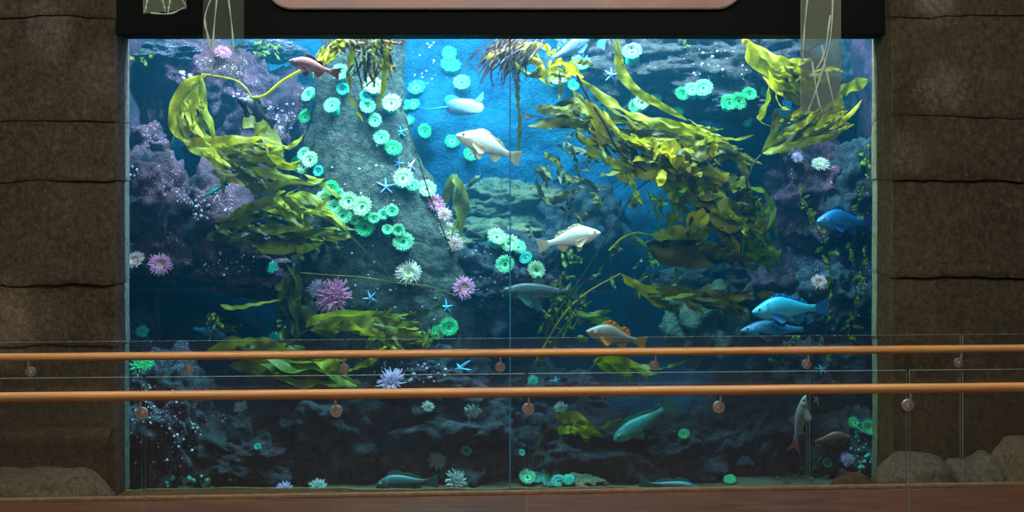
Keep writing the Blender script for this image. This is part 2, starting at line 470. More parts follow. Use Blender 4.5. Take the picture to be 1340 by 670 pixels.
# ---------------------------------------------------------------- lights of the room
def area(name, loc, target, size, sy, power, col):
    l = bpy.data.lights.new(name, 'AREA'); l.shape = 'RECTANGLE'; l.size = size; l.size_y = sy; l.energy = power; l.color = col
    o = bpy.data.objects.new(name, l); C.objects.link(o); o.location = loc
    d = Vector(target) - Vector(loc); o.rotation_euler = d.to_track_quat('-Z', 'Y').to_euler(); return o
def spot(name, loc, target, power, deg, blend, col, rad=.03):
    l = bpy.data.lights.new(name, 'SPOT'); l.energy = power; l.spot_size = math.radians(deg); l.spot_blend = blend; l.color = col; l.shadow_soft_size = rad
    o = bpy.data.objects.new(name, l); C.objects.link(o); o.location = loc
    d = Vector(target) - Vector(loc); o.rotation_euler = d.to_track_quat('-Z', 'Y').to_euler(); return o
WARM = (1, .88, .74)
area('unseen_room_light', (0, 7.5, 6.5), (0, 9.6, 0), 9, .8, 360, WARM)
area('unseen_room_light', (0, 1.5, 6.8), (0, 11, 0), 8, .8, 190, WARM)  # front fill near the camera, added to light brackets and boulders
area('unseen_room_light', (-6.0, 8.6, 6.8), (-6.2, 12.8, 2.2), 2.5, .8, 55, WARM)
area('unseen_room_light', (6.0, 8.6, 6.8), (6.2, 12.8, 2.2), 2.5, .8, 42, WARM)
for (px, py, pw, dg, cl) in ((5, 415, 60, 6, (1, .85, .65)), (72, 405, 16, 3.5, (1, .85, .65)), (62, 35, 26, 6, (.75, .85, 1)), (135, 85, 18, 6, (.75, .85, 1)),
                         (1222, 8, 40, 5, (.8, .9, 1)), (1228, 128, 22, 6, (1, .95, .9)), (1185, 212, 18, 4, (1, .9, .75)), (1195, 415, 8, 5, (1, .6, .4))):
    tgt = P(px, py, 12.7)
    spot('ceiling_spot', (tgt.x * .75, 7.0, 6.6), tgt, pw * 28, dg, 1, cl)
w = bpy.data.worlds.new('world'); SC.world = w; w.use_nodes = True
bg = w.node_tree.nodes['Background']; bg.inputs[0].default_value = (.9, .85, .8, 1); bg.inputs[1].default_value = .012
# ================================================================ TANK
TY0, TY1 = 13.08, 16.9
M['back'] = mat_rock('blue painted tank back', srgb(12, 92, 138), srgb(8, 66, 110), srgb(16, 100, 138), .45, .12, (.5, .6, .7, 1), 9)
M['side'] = mat_rock('tank side rock', srgb(44, 56, 80), srgb(24, 34, 56), srgb(88, 62, 92), .45, .4)
M['tankfloor'] = mat_simple('tank gravel', srgb(78, 70, 58), .95, 0, .1, .5, 30, .9)
M['pillar'] = mat_rock('grey green pillar rock', srgb(98, 110, 102), srgb(56, 64, 66), srgb(80, 70, 86), .32, .22, (.75, .78, .78, 1), 16)
M['purple'] = mat_rock('purple crusted rock', srgb(74, 70, 86), srgb(38, 40, 54), srgb(112, 74, 100), .52, .68, (.74, .72, .82, 1), 11)
M['greyrock'] = mat_rock('grey overhang rock', srgb(84, 86, 90), srgb(40, 44, 52), srgb(96, 74, 98), .35, .45, (.75, .72, .8, 1), 16)
M['darkrock'] = mat_rock('dark rock', srgb(70, 84, 96), srgb(34, 46, 60), srgb(82, 66, 88), .35, .3, (.6, .7, .8, 1), 16)
M['speckle'] = mat_rock('speckled rock', srgb(80, 94, 110), srgb(40, 54, 74), srgb(86, 78, 112), .4, .72, (.66, .76, .88, 1), 15)
M['greenrock'] = mat_rock('greenish rock', srgb(112, 128, 108), srgb(60, 76, 70), srgb(134, 126, 98), .4, .3, (.7, .8, .75, 1), 16)  # beige-green kept bright so the seam rocks imitate a room reflection in the pane

ROCKS = []   # objects to stand things on
# back wall
def relief(name, x0, x1, z0, z1, fn, m, nx, nz):
    V = []; Fc = []
    for j in range(nz + 1):
        for i in range(nx + 1):
            V.append(fn(x0 + (x1 - x0) * i / nx, z0 + (z1 - z0) * j / nz))
    for j in range(nz):
        for i in range(nx):
            a = j * (nx + 1) + i; Fc.append((a, a + 1, a + nx + 2, a + nx + 1))
    return mk(name, V, Fc, m)
bw = relief('wall_back', -5.6, 5.4, -.8, 5.6, lambda x, z: (x, 16.7 + .28 * noise.fractal((x * .8, z * .8, 2), 1, 2, 4), z), M['back'], 150, 90)
struct(bw); ROCKS.append(bw)
sl = relief('wall_tank_left', 12.95, 17, -.8, 5.6, lambda y, z: (XL - .06 - .45 * max(0, min(1, (y - 13.1) * 2)) + .18 * max(0, min(1, (y - 13.2) * 2)) * noise.fractal((y, z, 8), 1, 2, 4), y, z), M['side'], 60, 70); struct(sl)
sr = relief('wall_tank_right', 17, 12.95, -.8, 5.6, lambda y, z: (XR + .08 + .45 * max(0, min(1, (y - 13.1) * 2)) + .18 * max(0, min(1, (y - 13.2) * 2)) * noise.fractal((y, z, 18), 1, 2, 4), y, z), M['side'], 60, 70); struct(sr)
tf = relief('tank_floor', -5.6, 5.4, 13.08, 17, lambda x, y: (x, y, -.79 + .05 * noise.fractal((x * 1.6, y * 1.6, 4), 1, 2, 4) * min(1, (y - 13.05) * 3)), M['tankfloor'], 130, 50)
struct(tf); ROCKS.append(tf)
# water: absorbs red light first
t = NT('blue green water'); va = t.n('ShaderNodeVolumeAbsorption'); va.inputs['Color'].default_value = (.06, .77, .87, 1); va.inputs['Density'].default_value = .20
vs_ = t.n('ShaderNodeVolumeScatter'); vs_.inputs['Color'].default_value = (.06, .48, .95, 1); vs_.inputs['Density'].default_value = .038; vs_.inputs['Anisotropy'].default_value = .2
ad = t.n('ShaderNodeAddShader'); t.l(va.outputs[0], ad.inputs[0]); t.l(vs_.outputs[0], ad.inputs[1])
M['water'] = t.done(ad.outputs[0], True)
bm = bmesh.new(); add_box(bm, ((XL + XR) / 2, (TY0 + 17.6) / 2, (4.85 - .9) / 2), (XR - XL + 1.6, 17.6 - TY0, 4.85 + .9))
wt = mkb('water', bm, M['water']); wt['kind'] = 'stuff'; wt['label'] = 'clear blue green water filling the aquarium tank'; wt['category'] = 'water'

# the pillar
def column(rows, Y, dfac, seed, m, name, amp=.10):
    V = []; Fc = []; seg = 110
    n = 130; y0, y1 = rows[0][0], rows[-1][0]
    for j in range(n):
        py = y0 + (y1 - y0) * j / (n - 1)
        xl = lerp([(r[0], r[1]) for r in rows], py); xr = lerp([(r[0], r[2]) for r in rows], py)
        c = P((xl + xr) / 2, py, Y); rx = (xr - xl) / 2 * Y / F; ry = rx * dfac
        for k in range(seg):
            a = 2 * PI * k / seg
            d = Vector((math.cos(a), math.sin(a), 0)); q = Vector((c.x + d.x * rx, d.y * ry, c.z))
            f = 1 + amp * noise.fractal(q * 1.5 + Vector((seed, 0, 0)), .9, 2.1, 6) - .05 * max(0, .12 - abs(noise.noise(q * 1.9 + Vector((0, seed, 0))))) / .12
            V.append((c.x + d.x * rx * f, c.y + d.y * ry * f, c.z))
    for j in range(n - 1):
        for k in range(seg):
            k2 = (k + 1) % seg
            Fc.append((j * seg + k, (j + 1) * seg + k, (j + 1) * seg + k2, j * seg + k2))
    Fc.append(tuple(reversed([(n - 1) * seg + k for k in range(seg)]))); Fc.append(tuple(range(seg)))
    # origin at its foot
    base = P((rows[-1][1] + rows[-1][2]) / 2, y1, Y)
    V = [Vector(v) - base for v in V]
    o = mk(name, V, Fc, m); o.location = base
    return o
pil = column([(18, 424, 534), (60, 418, 528), (100, 411, 527), (135, 408, 529), (200, 399, 546), (250, 385, 574), (300, 376, 596), (350, 378, 612), (400, 388, 624), (450, 394, 634), (520, 386, 650), (600, 372, 668), (662, 366, 672)],
             15.15, .62, 4.2, M['pillar'], 'rock_formation')
tag(pil, 'tall grey rock pillar covered with green anemones and widening downwards', 'rock'); ROCKS.append(pil)

RK = [  # cx cy rx ry Y depth mat seed amp label
 (332, 178, 78, 92, 15.75, .55, 'purple', 11, 'broad purple grey rock behind the looping kelp on the left'),
 (196, 262, 52, 66, 14.6, .45, 'purple', 12, 'purple crusted boulder beside the left edge of the window'),
 (206, 330, 46, 40, 14.7, .42, 'purple', 24, 'small dark purple boulder above the two pink anemones on the left'),
 (272, 292, 54, 68, 15.0, .5, 'purple', 13, 'purple rock knob with white barnacles right of the left edge boulder'),
 (322, 342, 78, 44, 15.1, .5, 'purple', 14, 'low barnacled purple rock shelf under the kelp on the left'),
 (209, 140, 19, 62, 15.5, .3, 'purple', 15, 'slim purple rock spire hanging at the upper left'),
 (190, 186, 26, 26, 15.0, .3, 'purple', 16, 'small purple rock knob at the upper left edge'),
 (216, 74, 66, 18, 15.3, .35, 'speckle', 17, 'narrow ledge of pale rock under the upper left window edge'),
 (258, 100, 54, 52, 15.35, .4, 'purple', 18, 'purple rock with a white barnacle rosette at the upper left'),
 (352, 66, 42, 16, 15.9, .3, 'speckle', 25, 'small dim ledge left of the pillar top'),
 (180, 452, 24, 52, 14.8, .35, 'speckle', 19, 'dark rock column with blue specks at the left window edge'),
 (214, 566, 74, 96, 13.9, .5, 'speckle', 20, 'big pale speckled rock in the lower left corner'),
 (318, 604, 80, 60, 14.0, .5, 'darkrock', 21, 'dark rock right of the speckled lower left rock'),
 (430, 566, 90, 88, 14.2, .5, 'darkrock', 22, 'dark smooth rock below the pillar on the left'),
 (560, 508, 76, 58, 14.3, .45, 'darkrock', 23, 'purple dark rock below the pillar carrying a blue sea star'),
 (600, 590, 92, 72, 14.2, .5, 'darkrock', 26, 'dark rock with grey anemones at the middle of the tank floor'),
 (662, 372, 66, 66, 15.2, .5, 'darkrock', 27, 'dark purple rock under the green anemones at the window seam'),
 (640, 310, 60, 24, 15.9, .4, 'greenrock', 28, 'greenish rock ledge with painted pane reflection behind the window seam'),
 (664, 268, 72, 36, 16.3, .3, 'greenrock', 29, 'greenish arch of rock with painted pane reflection above the ledge at the window seam'),  # this rock and the ledge stand in for the pane's reflection of the room
 (930, 86, 150, 70, 15.4, .7, 'greyrock', 30, 'wide grey rock overhang at the top right'),
 (1100, 120, 60, 60, 16.1, .4, 'darkrock', 31, 'dark rock behind the rightmost hanging sheet'),
 (836, 106, 50, 52, 15.35, .4, 'greyrock', 32, 'rounded grey rock at the left end of the wide overhang'),
 (966, 138, 36, 15, 14.62, .24, 'darkrock', 46, 'small dark ledge under the bright anemone trio'),
 (1062, 255, 66, 74, 15.3, .5, 'purple', 33, 'purple rock behind the upper blue fish on the right'),
 (1120, 250, 44, 60, 14.9, .35, 'darkrock', 34, 'brown rock at the right window edge above the blue fish'),
 (1100, 385, 66, 70, 15.2, .5, 'speckle', 35, 'dark rock with a pink anemone at the right edge'),
 (1022, 365, 46, 52, 15.6, .4, 'purple', 36, 'dim purple rock above the two blue fish'),
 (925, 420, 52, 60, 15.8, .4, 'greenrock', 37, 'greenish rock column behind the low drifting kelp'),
 (940, 360, 70, 40, 16.0, .4, 'greyrock', 38, 'grey rock mound behind the middle kelp'),
 (760, 300, 60, 60, 16.2, .4, 'darkrock', 39, 'dark rock behind the right facing white fish'),
 (760, 600, 90, 62, 14.25, .5, 'darkrock', 40, 'dark blue rock behind the yellow kelp near the tank floor'),
 (880, 604, 84, 62, 14.35, .5, 'darkrock', 41, 'dark rock behind the teal lingcod on the right half'),
 (985, 580, 80, 84, 14.5, .5, 'darkrock', 42, 'dark rock left of the vertical fish'),
 (1092, 594, 60, 56, 14.35, .45, 'darkrock', 43, 'brown dark rock behind the vertical fish'),
 (1132, 596, 34, 60, 14.2, .35, 'speckle', 44, 'green speckled rock at the lower right window corner'),
 (1072, 498, 66, 50, 14.9, .4, 'darkrock', 47, 'dark rock behind both handrails on the right, with a yellow star'),
 (722, 520, 62, 40, 15.0, .4, 'darkrock', 48, 'dark rock behind the nearer handrail just right of the seam'),
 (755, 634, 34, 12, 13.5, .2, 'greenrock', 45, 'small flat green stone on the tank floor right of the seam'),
]
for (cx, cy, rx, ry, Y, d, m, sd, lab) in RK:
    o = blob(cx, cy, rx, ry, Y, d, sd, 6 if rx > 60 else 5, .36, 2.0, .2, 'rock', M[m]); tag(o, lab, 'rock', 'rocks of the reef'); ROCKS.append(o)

bpy.context.view_layer.update()
BV = []
for o in ROCKS:
    mw = o.matrix_world
    BV.append(BVHTree.FromPolygons([mw @ v.co for v in o.data.vertices], [tuple(p.vertices) for p in o.data.polygons]))
def hit(px, py, ymin=13.2):
    o = P(px, py, ymin); d = P(px, py, 20) - o; d.normalize(); best = None
    for b in BV:
        loc, nrm, idx, dist = b.ray_cast(o, d, 12)
        if loc is not None and (best is None or dist < best[2]):
            best = (loc, nrm if nrm.dot(d) < 0 else -nrm, dist)
    return best

# ---------------------------------------------------------------- lamps over the tank
COOL = (.80, .96, .97)
def tl(px, Y, tY, power, w=.9, d=.35, col=COOL, z=7.2, tz=1.0):
    x = (px - 670) / F * 15
    return area('tank_lamp', (x, Y, z), (x * .98, tY, tz), w, d, power, col)
tl(290, 13.6, 15.2, 165); tl(520, 13.55, 15.3, 460); tl(590, 14.3, 16.4, 470, .7); tl(800, 13.55, 14.6, 500); tl(1000, 13.6, 15.2, 220)
for px_ in (330, 640, 960): tl(px_, 13.42, 13.85, 330, .9, .25, COOL, 7.2, -.7)  # extra front row, added to brighten the dark bottom of the tank
area('tank_top', (-.1, 14.8, 7.2), (-.1, 14.2, 0), 7.4, 1.2, 390, (.72, .94, 1))
# ================================================================ ANEMONES
def m_anem(name, c, e=.0):
    t = NT(name); v = t.coord('Object'); n = t.noise(v, 6, 3)
    col = t.ramp(n, [(.3, tuple(x * .75 for x in c[:3]) + (1,)), (.7, c)])
    p = t.pbsdf(col, .5, 0, .3)
    tr = t.n('ShaderNodeBsdfTranslucent'); t.l(col, tr.inputs[0])
    mx = t.n('ShaderNodeMixShader'); mx.inputs[0].default_value = .25; t.l(p, mx.inputs[1]); t.l(tr.outputs[0], mx.inputs[2])
    return t.done(mx.outputs[0])
A = {
 'mint': m_anem('mint tentacles', srgb(176, 255, 218)), 'mintdisc': m_anem('mint disc', srgb(120, 238, 188)), 'mintcol': m_anem('turquoise column', srgb(56, 205, 180)),
 'mouth': m_anem('dark green mouth', srgb(30, 130, 100)), 'green': m_anem('deep green tentacles', srgb(96, 246, 178)), 'greendisc': m_anem('deep green disc', srgb(48, 190, 136)), 'gmouth': m_anem('mouth dark', srgb(24, 120, 92)),
 'cream': m_anem('cream green tentacles', srgb(226, 255, 222)), 'creamdisc': m_anem('cream green disc', srgb(190, 246, 196)), 'turq': m_anem('turquoise tentacles', srgb(90, 240, 230)), 'turqdisc': m_anem('turquoise disc', srgb(30, 160, 160)),
 'pink': m_anem('pink tentacles', srgb(250, 170, 220)), 'pinkdisc': m_anem('pink disc', srgb(214, 120, 180)), 'pinkmouth': m_anem('yellow green centre', srgb(170, 176, 70)),
 'white': m_anem('white tentacles', srgb(250, 246, 238)), 'whitedisc': m_anem('white disc', srgb(222, 222, 200)), 'lilac': m_anem('lilac tentacles', srgb(228, 210, 250)), 'lilacdisc': m_anem('lilac disc', srgb(170, 140, 200)),
 'blush': m_anem('pale pink tentacles', srgb(252, 214, 220)), 'grey': m_anem('grey tentacles', srgb(205, 225, 225)), 'greydisc': m_anem('grey disc', srgb(90, 120, 130)), 'stalk': m_anem('pink brown stalk', srgb(170, 120, 130)),
}
def tent(V, Fc, base, direction, ln, r, curl, seg=5, n=5):
    base = Vector(base); d = Vector(direction).normalized(); pts = []
    up = Vector((0, 0, 1)); p = base.copy()
    for i in range(n):
        pts.append(p.copy()); p = p + d * (ln / (n - 1)); d = (d + curl / (n - 1)).normalized()
    rad = [r * (1 - .62 * (i / (n - 1)) ** 1.6) for i in range(n)]
    tube_vf(V, Fc, pts, rad, seg)
def lathe(prof, seg=28, wob=0, seed=0):
    V = []; Fc = []
    for (r, z) in prof:
        for k in range(seg):
            a = 2 * PI * k / seg; w = 1 + wob * noise.noise((math.cos(a) * 1.2, math.sin(a) * 1.2, seed + z * .7))
            V.append((r * w * math.cos(a), r * w * math.sin(a), z))
    for j in range(len(prof) - 1):
        for k in range(seg):
            k2 = (k + 1) % seg; Fc.append((j * seg + k, j * seg + k2, (j + 1) * seg + k2, (j + 1) * seg + k))
    return V, Fc
PROTO = {}
def proto_green(key, tm, dm, cm, mm, h, seed, open_=1.0, short=.30, dens=1):
    """unit radius, stands along +z"""
    root = bpy.data.objects.new('green_anemone', None); C.objects.link(root)
    rr = random.Random(seed)
    V, Fc = lathe([(.70, -.25), (.72, 0), (.60, h * .4), (.62, h * .75), (.74, h * .97), (.70, h), (.60, h)], 26, .14, seed); mk('column', V, Fc, A[cm], root)
    V, Fc = lathe([(.74, h * .97), (.68, h + .05), (.45, h + .02 - .06 * open_), (.26, h - .10 * open_), (.20, h - .06)], 26, .12, seed); mk('oral_disc', V, Fc, A[dm], root)
    V, Fc = lathe([(.21, h - .06), (.15, h - .03), (.08, h - .10), (0.001, h - .16)], 18, .2, seed); mk('mouth', V, Fc, A[mm], root)
    V = []; Fc = []
    for ring, (r0, nn, ln, tilt) in enumerate(((.76, 30, short, 1.25), (.70, 30, short * .95, .85), (.61, 26, short * .8, .45), (.51, 20, short * .6, .2))):
        for k in range(int(nn * dens)):
            a = 2 * PI * (k + .5 * (ring % 2) + rr.uniform(-.2, .2)) / int(nn * dens)
            d = Vector((math.cos(a) * math.sin(tilt), math.sin(a) * math.sin(tilt), math.cos(tilt)))
            d += Vector((rr.uniform(-.15, .15), rr.uniform(-.15, .15), rr.uniform(-.1, .1)))
            tent(V, Fc, (r0 * math.cos(a), r0 * math.sin(a), h - .02), d, ln * rr.uniform(.8, 1.2), .058, Vector((0, 0, .5)), 5, 4)
    mk('tentacles', V, Fc, A[tm], root)
    PROTO[key] = root
def proto_long(key, tm, dm, mm, h, seed, ln=.62, rings=5, nper=34, thin=.036, cm='stalk', spread=1.0, chaos=.25, r_in=.3):
    root = bpy.data.objects.new('tentacled_anemone', None); C.objects.link(root)
    rr = random.Random(seed)
    V, Fc = lathe([(.42, -.3), (.44, 0), (.36, h * .5), (.46, h * .95), (.40, h)], 22, .14, seed); mk('column', V, Fc, A[cm], root)
    V, Fc = lathe([(.46, h * .95), (.44, h + .03), (.28, h + .02), (.12, h - .02)], 22, .1, seed); mk('oral_disc', V, Fc, A[dm], root)
    V, Fc = lathe([(.17, h + .0), (.12, h + .04), (.05, h - .02), (.001, h - .06)], 16, .2, seed); mk('mouth', V, Fc, A[mm], root)
    V = []; Fc = []
    for ring in range(rings):
        u = ring / max(1, rings - 1); r0 = .46 - (.46 - r_in) * u; tilt = (1.75 - 1.35 * u) * spread
        for k in range(nper - 3 * ring):
            a = 2 * PI * (k + rr.uniform(-.35, .35)) / (nper - 3 * ring)
            d = Vector((math.cos(a) * math.sin(tilt), math.sin(a) * math.sin(tilt), math.cos(tilt))) + Vector((rr.uniform(-1, 1), rr.uniform(-1, 1), rr.uniform(-1, 1))) * chaos
            tent(V, Fc, (r0 * math.cos(a), r0 * math.sin(a), h), d, ln * (1 - .35 * u) * rr.uniform(.75, 1.2), thin, Vector((rr.uniform(-.3, .3), rr.uniform(-.3, .3), rr.uniform(-.2, .7))), 5, 6)
    mk('tentacles', V, Fc, A[tm], root)
    PROTO[key] = root
proto_green('g0', 'mint', 'mintdisc', 'mintcol', 'mouth', .95, 1); proto_green('g1', 'green', 'greendisc', 'mintcol', 'gmouth', .75, 2, 1.0, .30)
proto_green('g2', 'cream', 'creamdisc', 'mintcol', 'mouth', .9, 3); proto_green('g3', 'turq', 'turqdisc', 'mintcol', 'gmouth', .75, 4, 1.2, .2)
proto_green('g4', 'mint', 'greendisc', 'mintcol', 'gmouth', 1.25, 5, 1.4, .18); proto_green('g5', 'green', 'mintdisc', 'mintcol', 'gmouth', .4, 6, 1, .4)
proto_long('pink', 'pink', 'pinkdisc', 'pinkmouth', .6, 11, .46, 5, 34, .05); proto_long('white', 'white', 'whitedisc', 'pinkmouth', .6, 12, .5, 5, 38, .044)
proto_long('blush', 'blush', 'pinkdisc', 'pinkmouth', .6, 13, .5, 5, 34, .046); proto_long('lilac', 'lilac', 'lilacdisc', 'lilacdisc', .5, 14, .6, 6, 30, .06, 'stalk', .9, .45, .08)
proto_long('bush', 'pink', 'pinkdisc', 'pinkdisc', .4, 15, .56, 8, 34, .058, 'stalk', .85, .5, .05); proto_long('grey', 'grey', 'greydisc', 'greydisc', .6, 16, .5, 6, 30, .056, 'greydisc', .8, .4, .08)
proto_long('turql', 'turq', 'turqdisc', 'gmouth', .4, 17, .42, 6, 34, .06, 'mintcol', .9, .35, .1); proto_long('greenl', 'green', 'greendisc', 'gmouth', .4, 18, .40, 7, 34, .07, 'mintcol', .85, .3, .05)
proto_long('plume', 'blush', 'whitedisc', 'whitedisc', 1.3, 19, .5, 7, 36, .03, 'blush', .8, .45, .05)

used = set()
def place_anem(px, py, r, key, label, up=.42, face=.62, group=None, cat='sea anemone', yaw=None, depth=None, axis=None):
    root = PROTO[key]
    if key in used:
        o = copy_tree(root)
    else:
        o = root; used.add(key)
    h = hit(px, py)
    loc, nrm = (h[0], h[1]) if h else (P(px, py, 16.4), Vector((0, -1, 0)))
    if depth: loc = P(px, py, depth)
    ax = Vector(axis).normalized() if axis else (nrm * .55 + Vector((0, -1, .0)) * face + Vector((0, 0, 1)) * up).normalized()
    s = r * loc.y / F
    q = ax.to_track_quat('Z', 'Y') @ Quaternion((0, 0, 1), R.uniform(0, 6.28) if yaw is None else yaw)
    sq = R.uniform(.92, 1.08)
    o.rotation_mode = 'QUATERNION'; o.rotation_quaternion = q; o.scale = (s * sq, s / sq, s)
    o.location = loc - nrm * .02 * 0
    tag(o, label, cat, group)
    return o
GA = 'green sea anemones'
G = [ # px py r kind label
 (410,128,10,'g0','mint anemone on the left pillar edge, higher of the two under the brown fish'),
 (404,156,10,'g1','green anemone on the left pillar edge, lower of the two under the brown fish'),
 (438,144,11,'g0','mint anemone alone on the upper left face of the pillar'),
 (447,99,11,'g0','pale mint anemone at the pillar top, right behind the brown fish tail'),
 (450,119,9,'g3','turquoise anemone under the pale one behind the brown fish tail'),
 (479,129,9,'g3','small green anemone left of the hanging kelp tip on the pillar'),
 (489,117,12,'g2','large pale mint anemone behind the short hanging kelp strand'),
 (482,143,10,'g0','mint anemone just below the hanging kelp on the pillar'),
 (511,140,12,'g2','cream green anemone high on the right half of the pillar'),
 (531,141,8,'g1','green anemone on the right rim of the pillar level with the light patch'),
 (491,161,9,'g0','small pale anemone below the hanging kelp, above the dark patch'),
 (499,184,10,'g0','mint anemone on the pillar above the two small stars, left one'),
 (514,198,11,'g1','green anemone on the pillar above the two small stars, right one'),
 (391,215,10,'g1','leftmost anemone of the small cluster on the pillar left rim'),
 (402,205,9,'g0','topmost anemone of the small cluster on the pillar left rim'),
 (410,213,11,'g2','palest and largest anemone of the small cluster on the pillar left rim'),
 (401,223,9,'g2','lowest pale anemone of the small cluster on the pillar left rim'),
 (419,226,8,'g3','turquoise ring shaped anemone at the right of the small cluster on the pillar rim'),
 (409,238,5,'g3','tiny turquoise anemone below the small cluster on the pillar rim'),
 (435,249,10,'g1','tall topmost anemone of the large cluster in the middle of the pillar'),
 (446,257,7,'g4','small cup shaped anemone second from the top of the large cluster'),
 (426,265,11,'g2','leftmost pale anemone of the large cluster on the pillar'),
 (458,267,12,'g2','pale round anemone at the top centre of the large cluster'),
 (441,273,10,'g0','mint anemone in the middle left of the large cluster'),
 (451,286,13,'g0','big mint anemone at the lower left of the large cluster'),
 (476,275,13,'g2','pale wide anemone on the upper right of the large cluster'),
 (466,290,7,'g4','small tubular anemone between the two biggest of the large cluster'),
 (480,284,7,'g1','dark green anemone tucked under the pale wide one of the large cluster'),
 (490,289,8,'g4','small ringed anemone at the right end of the large cluster'),
 (478,301,13,'g1','big dark centred anemone at the bottom of the large cluster'),
 (450,304,9,'g3','shaded turquoise anemone under the lower left of the large cluster'),
 (502,284,8,'g4','left tube anemone of the upper pair right of the large cluster'),
 (513,280,9,'g4','right tube anemone of the upper pair right of the large cluster'),
 (508,305,8,'g4','left tube anemone of the lower pair right of the large cluster'),
 (522,303,9,'g4','right tube anemone of the lower pair right of the large cluster'),
 (528,321,13,'g0','mint anemone hanging alone below the tube anemones'),
 (525,238,13,'g2','cream anemone right of the blue star on the pillar'),
 (539,247,9,'g0','pale anemone leaning behind the cream one right of the blue star'),
 (557,252,12,'g2','pale mint anemone on the right rim of the pillar above the pink one'),
 (588,72,9,'g1','green anemone on the blue back wall, topmost of the column'),
 (590,91,12,'g1','large green anemone on the blue back wall, second from the top'),
 (546,117,10,'g5','green anemone on the blue back wall right of the pillar, upper'),
 (606,114,11,'g0','pale green anemone on the blue back wall, third down on the right'),
 (592,138,10,'g1','green anemone on the back wall touching the pale ray'),
 (542,139,8,'g5','green anemone on the back wall next to the pillar rim, second down'),
 (535,160,7,'g5','dark green anemone on the back wall next to the pillar rim, lowest'),
 (557,173,9,'g1','green anemone on the back wall below the left of the ray'),
 (592,187,9,'g5','green anemone on the back wall at the mouth of the left facing white fish'),
 (615,205,9,'g1','green anemone on the back wall below the fins of the left facing white fish'),
 (828,77,13,'g0','large pale green anemone at the left end of the grey overhang'),
 (762,87,11,'g0','pale green anemone left of the pale blue star'),
 (729,107,10,'g2','pale anemone half behind the kelp stems at the upper right of the seam'),
 (750,113,8,'g3','turquoise anemone behind the kelp stems, right of the pale one'),
 (800,144,10,'g2','pale anemone behind the kelp, leftmost of the row under the overhang'),
 (831,141,10,'g0','mint anemone behind the long kelp blade, left one of the close pair'),
 (842,137,10,'g2','pale mint anemone behind the long kelp blade, right one of the close pair'),
 (857,132,8,'g1','green anemone half hidden by the long kelp blade, right of the close pair'),
 (887,148,7,'g5','dim green anemone just under the tip of the long kelp blade'),
 (893,125,9,'g1','leftmost of the three green anemones on the overhang edge'),
 (906,123,10,'g0','middle one of the three green anemones on the overhang edge'),
 (921,121,12,'g0','right and largest of the three green anemones on the overhang edge'),
 (952,138,11,'g1','left and largest of the bright trio under the right overhang'),
 (966,133,10,'g5','middle one of the bright trio under the right overhang'),
 (979,126,9,'g1','right one of the bright trio under the right overhang'),
 (1003,118,8,'g1','green anemone under the yellow kelp bulb at the upper right'),
 (977,160,7,'g5','dim green anemone below the bright trio'),
 (648,316,12,'g2','pale anemone left of the seam on top of the middle rock'),
 (664,322,12,'g2','pale anemone on the seam on top of the middle rock'),
 (677,328,10,'g0','pale bluish anemone right of the seam on top of the middle rock'),
 (664,348,12,'g0','mint anemone on the seam, below the pale row'),
 (690,340,9,'g3','bluish anemone going down the right slope of the middle rock'),
 (702,354,11,'g2','lowest pale anemone on the right slope of the middle rock'),
 (186,435,10,'turql','turquoise open meshed anemone above the handrail at the left edge'),
 (188,482,19,'greenl','large bright green anemone between the handrails at the left edge'),
 (585,430,12,'g1','green anemone blob low on the right foot of the pillar'),
 (572,436,9,'g5','small green anemone left of the blob at the foot of the pillar'),
 (654,482,8,'g3','turquoise anemone just left of the seam between the handrails'),
 (697,500,9,'turql','turquoise anemone right of the seam above the nearer handrail'),
 (1136,560,9,'g1','bright green anemone low on the rock in the right window corner'),
 (1118,556,9,'g5','green anemone left of the bright one in the right window corner'),
 (1082,604,7,'g3','turquoise anemone at the floor left of the blue anemones'),
 (1106,602,9,'lilac','blue lilac anemone near the floor on the right'),
 (1102,620,8,'lilac','blue lilac anemone touching the floor on the right'),
 (896,570,7,'g1','small green anemone right of the teal lingcod'),
 (955,632,8,'g1','green anemone on the floor before the dark rock on the right'),
 (690,631,11,'g0','small pale green anemone on the floor at the seam, leftmost of the patch'),
 (702,630,10,'g3','turquoise anemone second from left in the floor patch'),
 (718,632,11,'turql','turquoise tufted anemone in the middle of the floor patch'),
 (731,634,10,'g3','turquoise anemone fourth from left in the floor patch'),
 (743,630,10,'turql','turquoise tufted anemone at the right end of the floor patch'),
 (716,617,7,'g0','tiny ring anemone standing above the floor patch'),
 (682,594,5,'g3','tiny turquoise anemone on the dark rock left of the floor patch'),
 (338,586,5,'g3','tiny turquoise anemone on the dark rock at the lower left'),
 (612,590,7,'g3','dim turquoise anemone on the middle dark rock right of the grey ones'),
 (357,352,10,'turql','pale turquoise anemone under the dark kelp at the left of the pillar'),
 (362,444,11,'turql','turquoise anemone just above the farther handrail in the low kelp'),
]
for g in G: place_anem(g[0], g[1], g[2] * 1.06, *g[3:], group=GA)
TA = 'tentacled sea anemones'
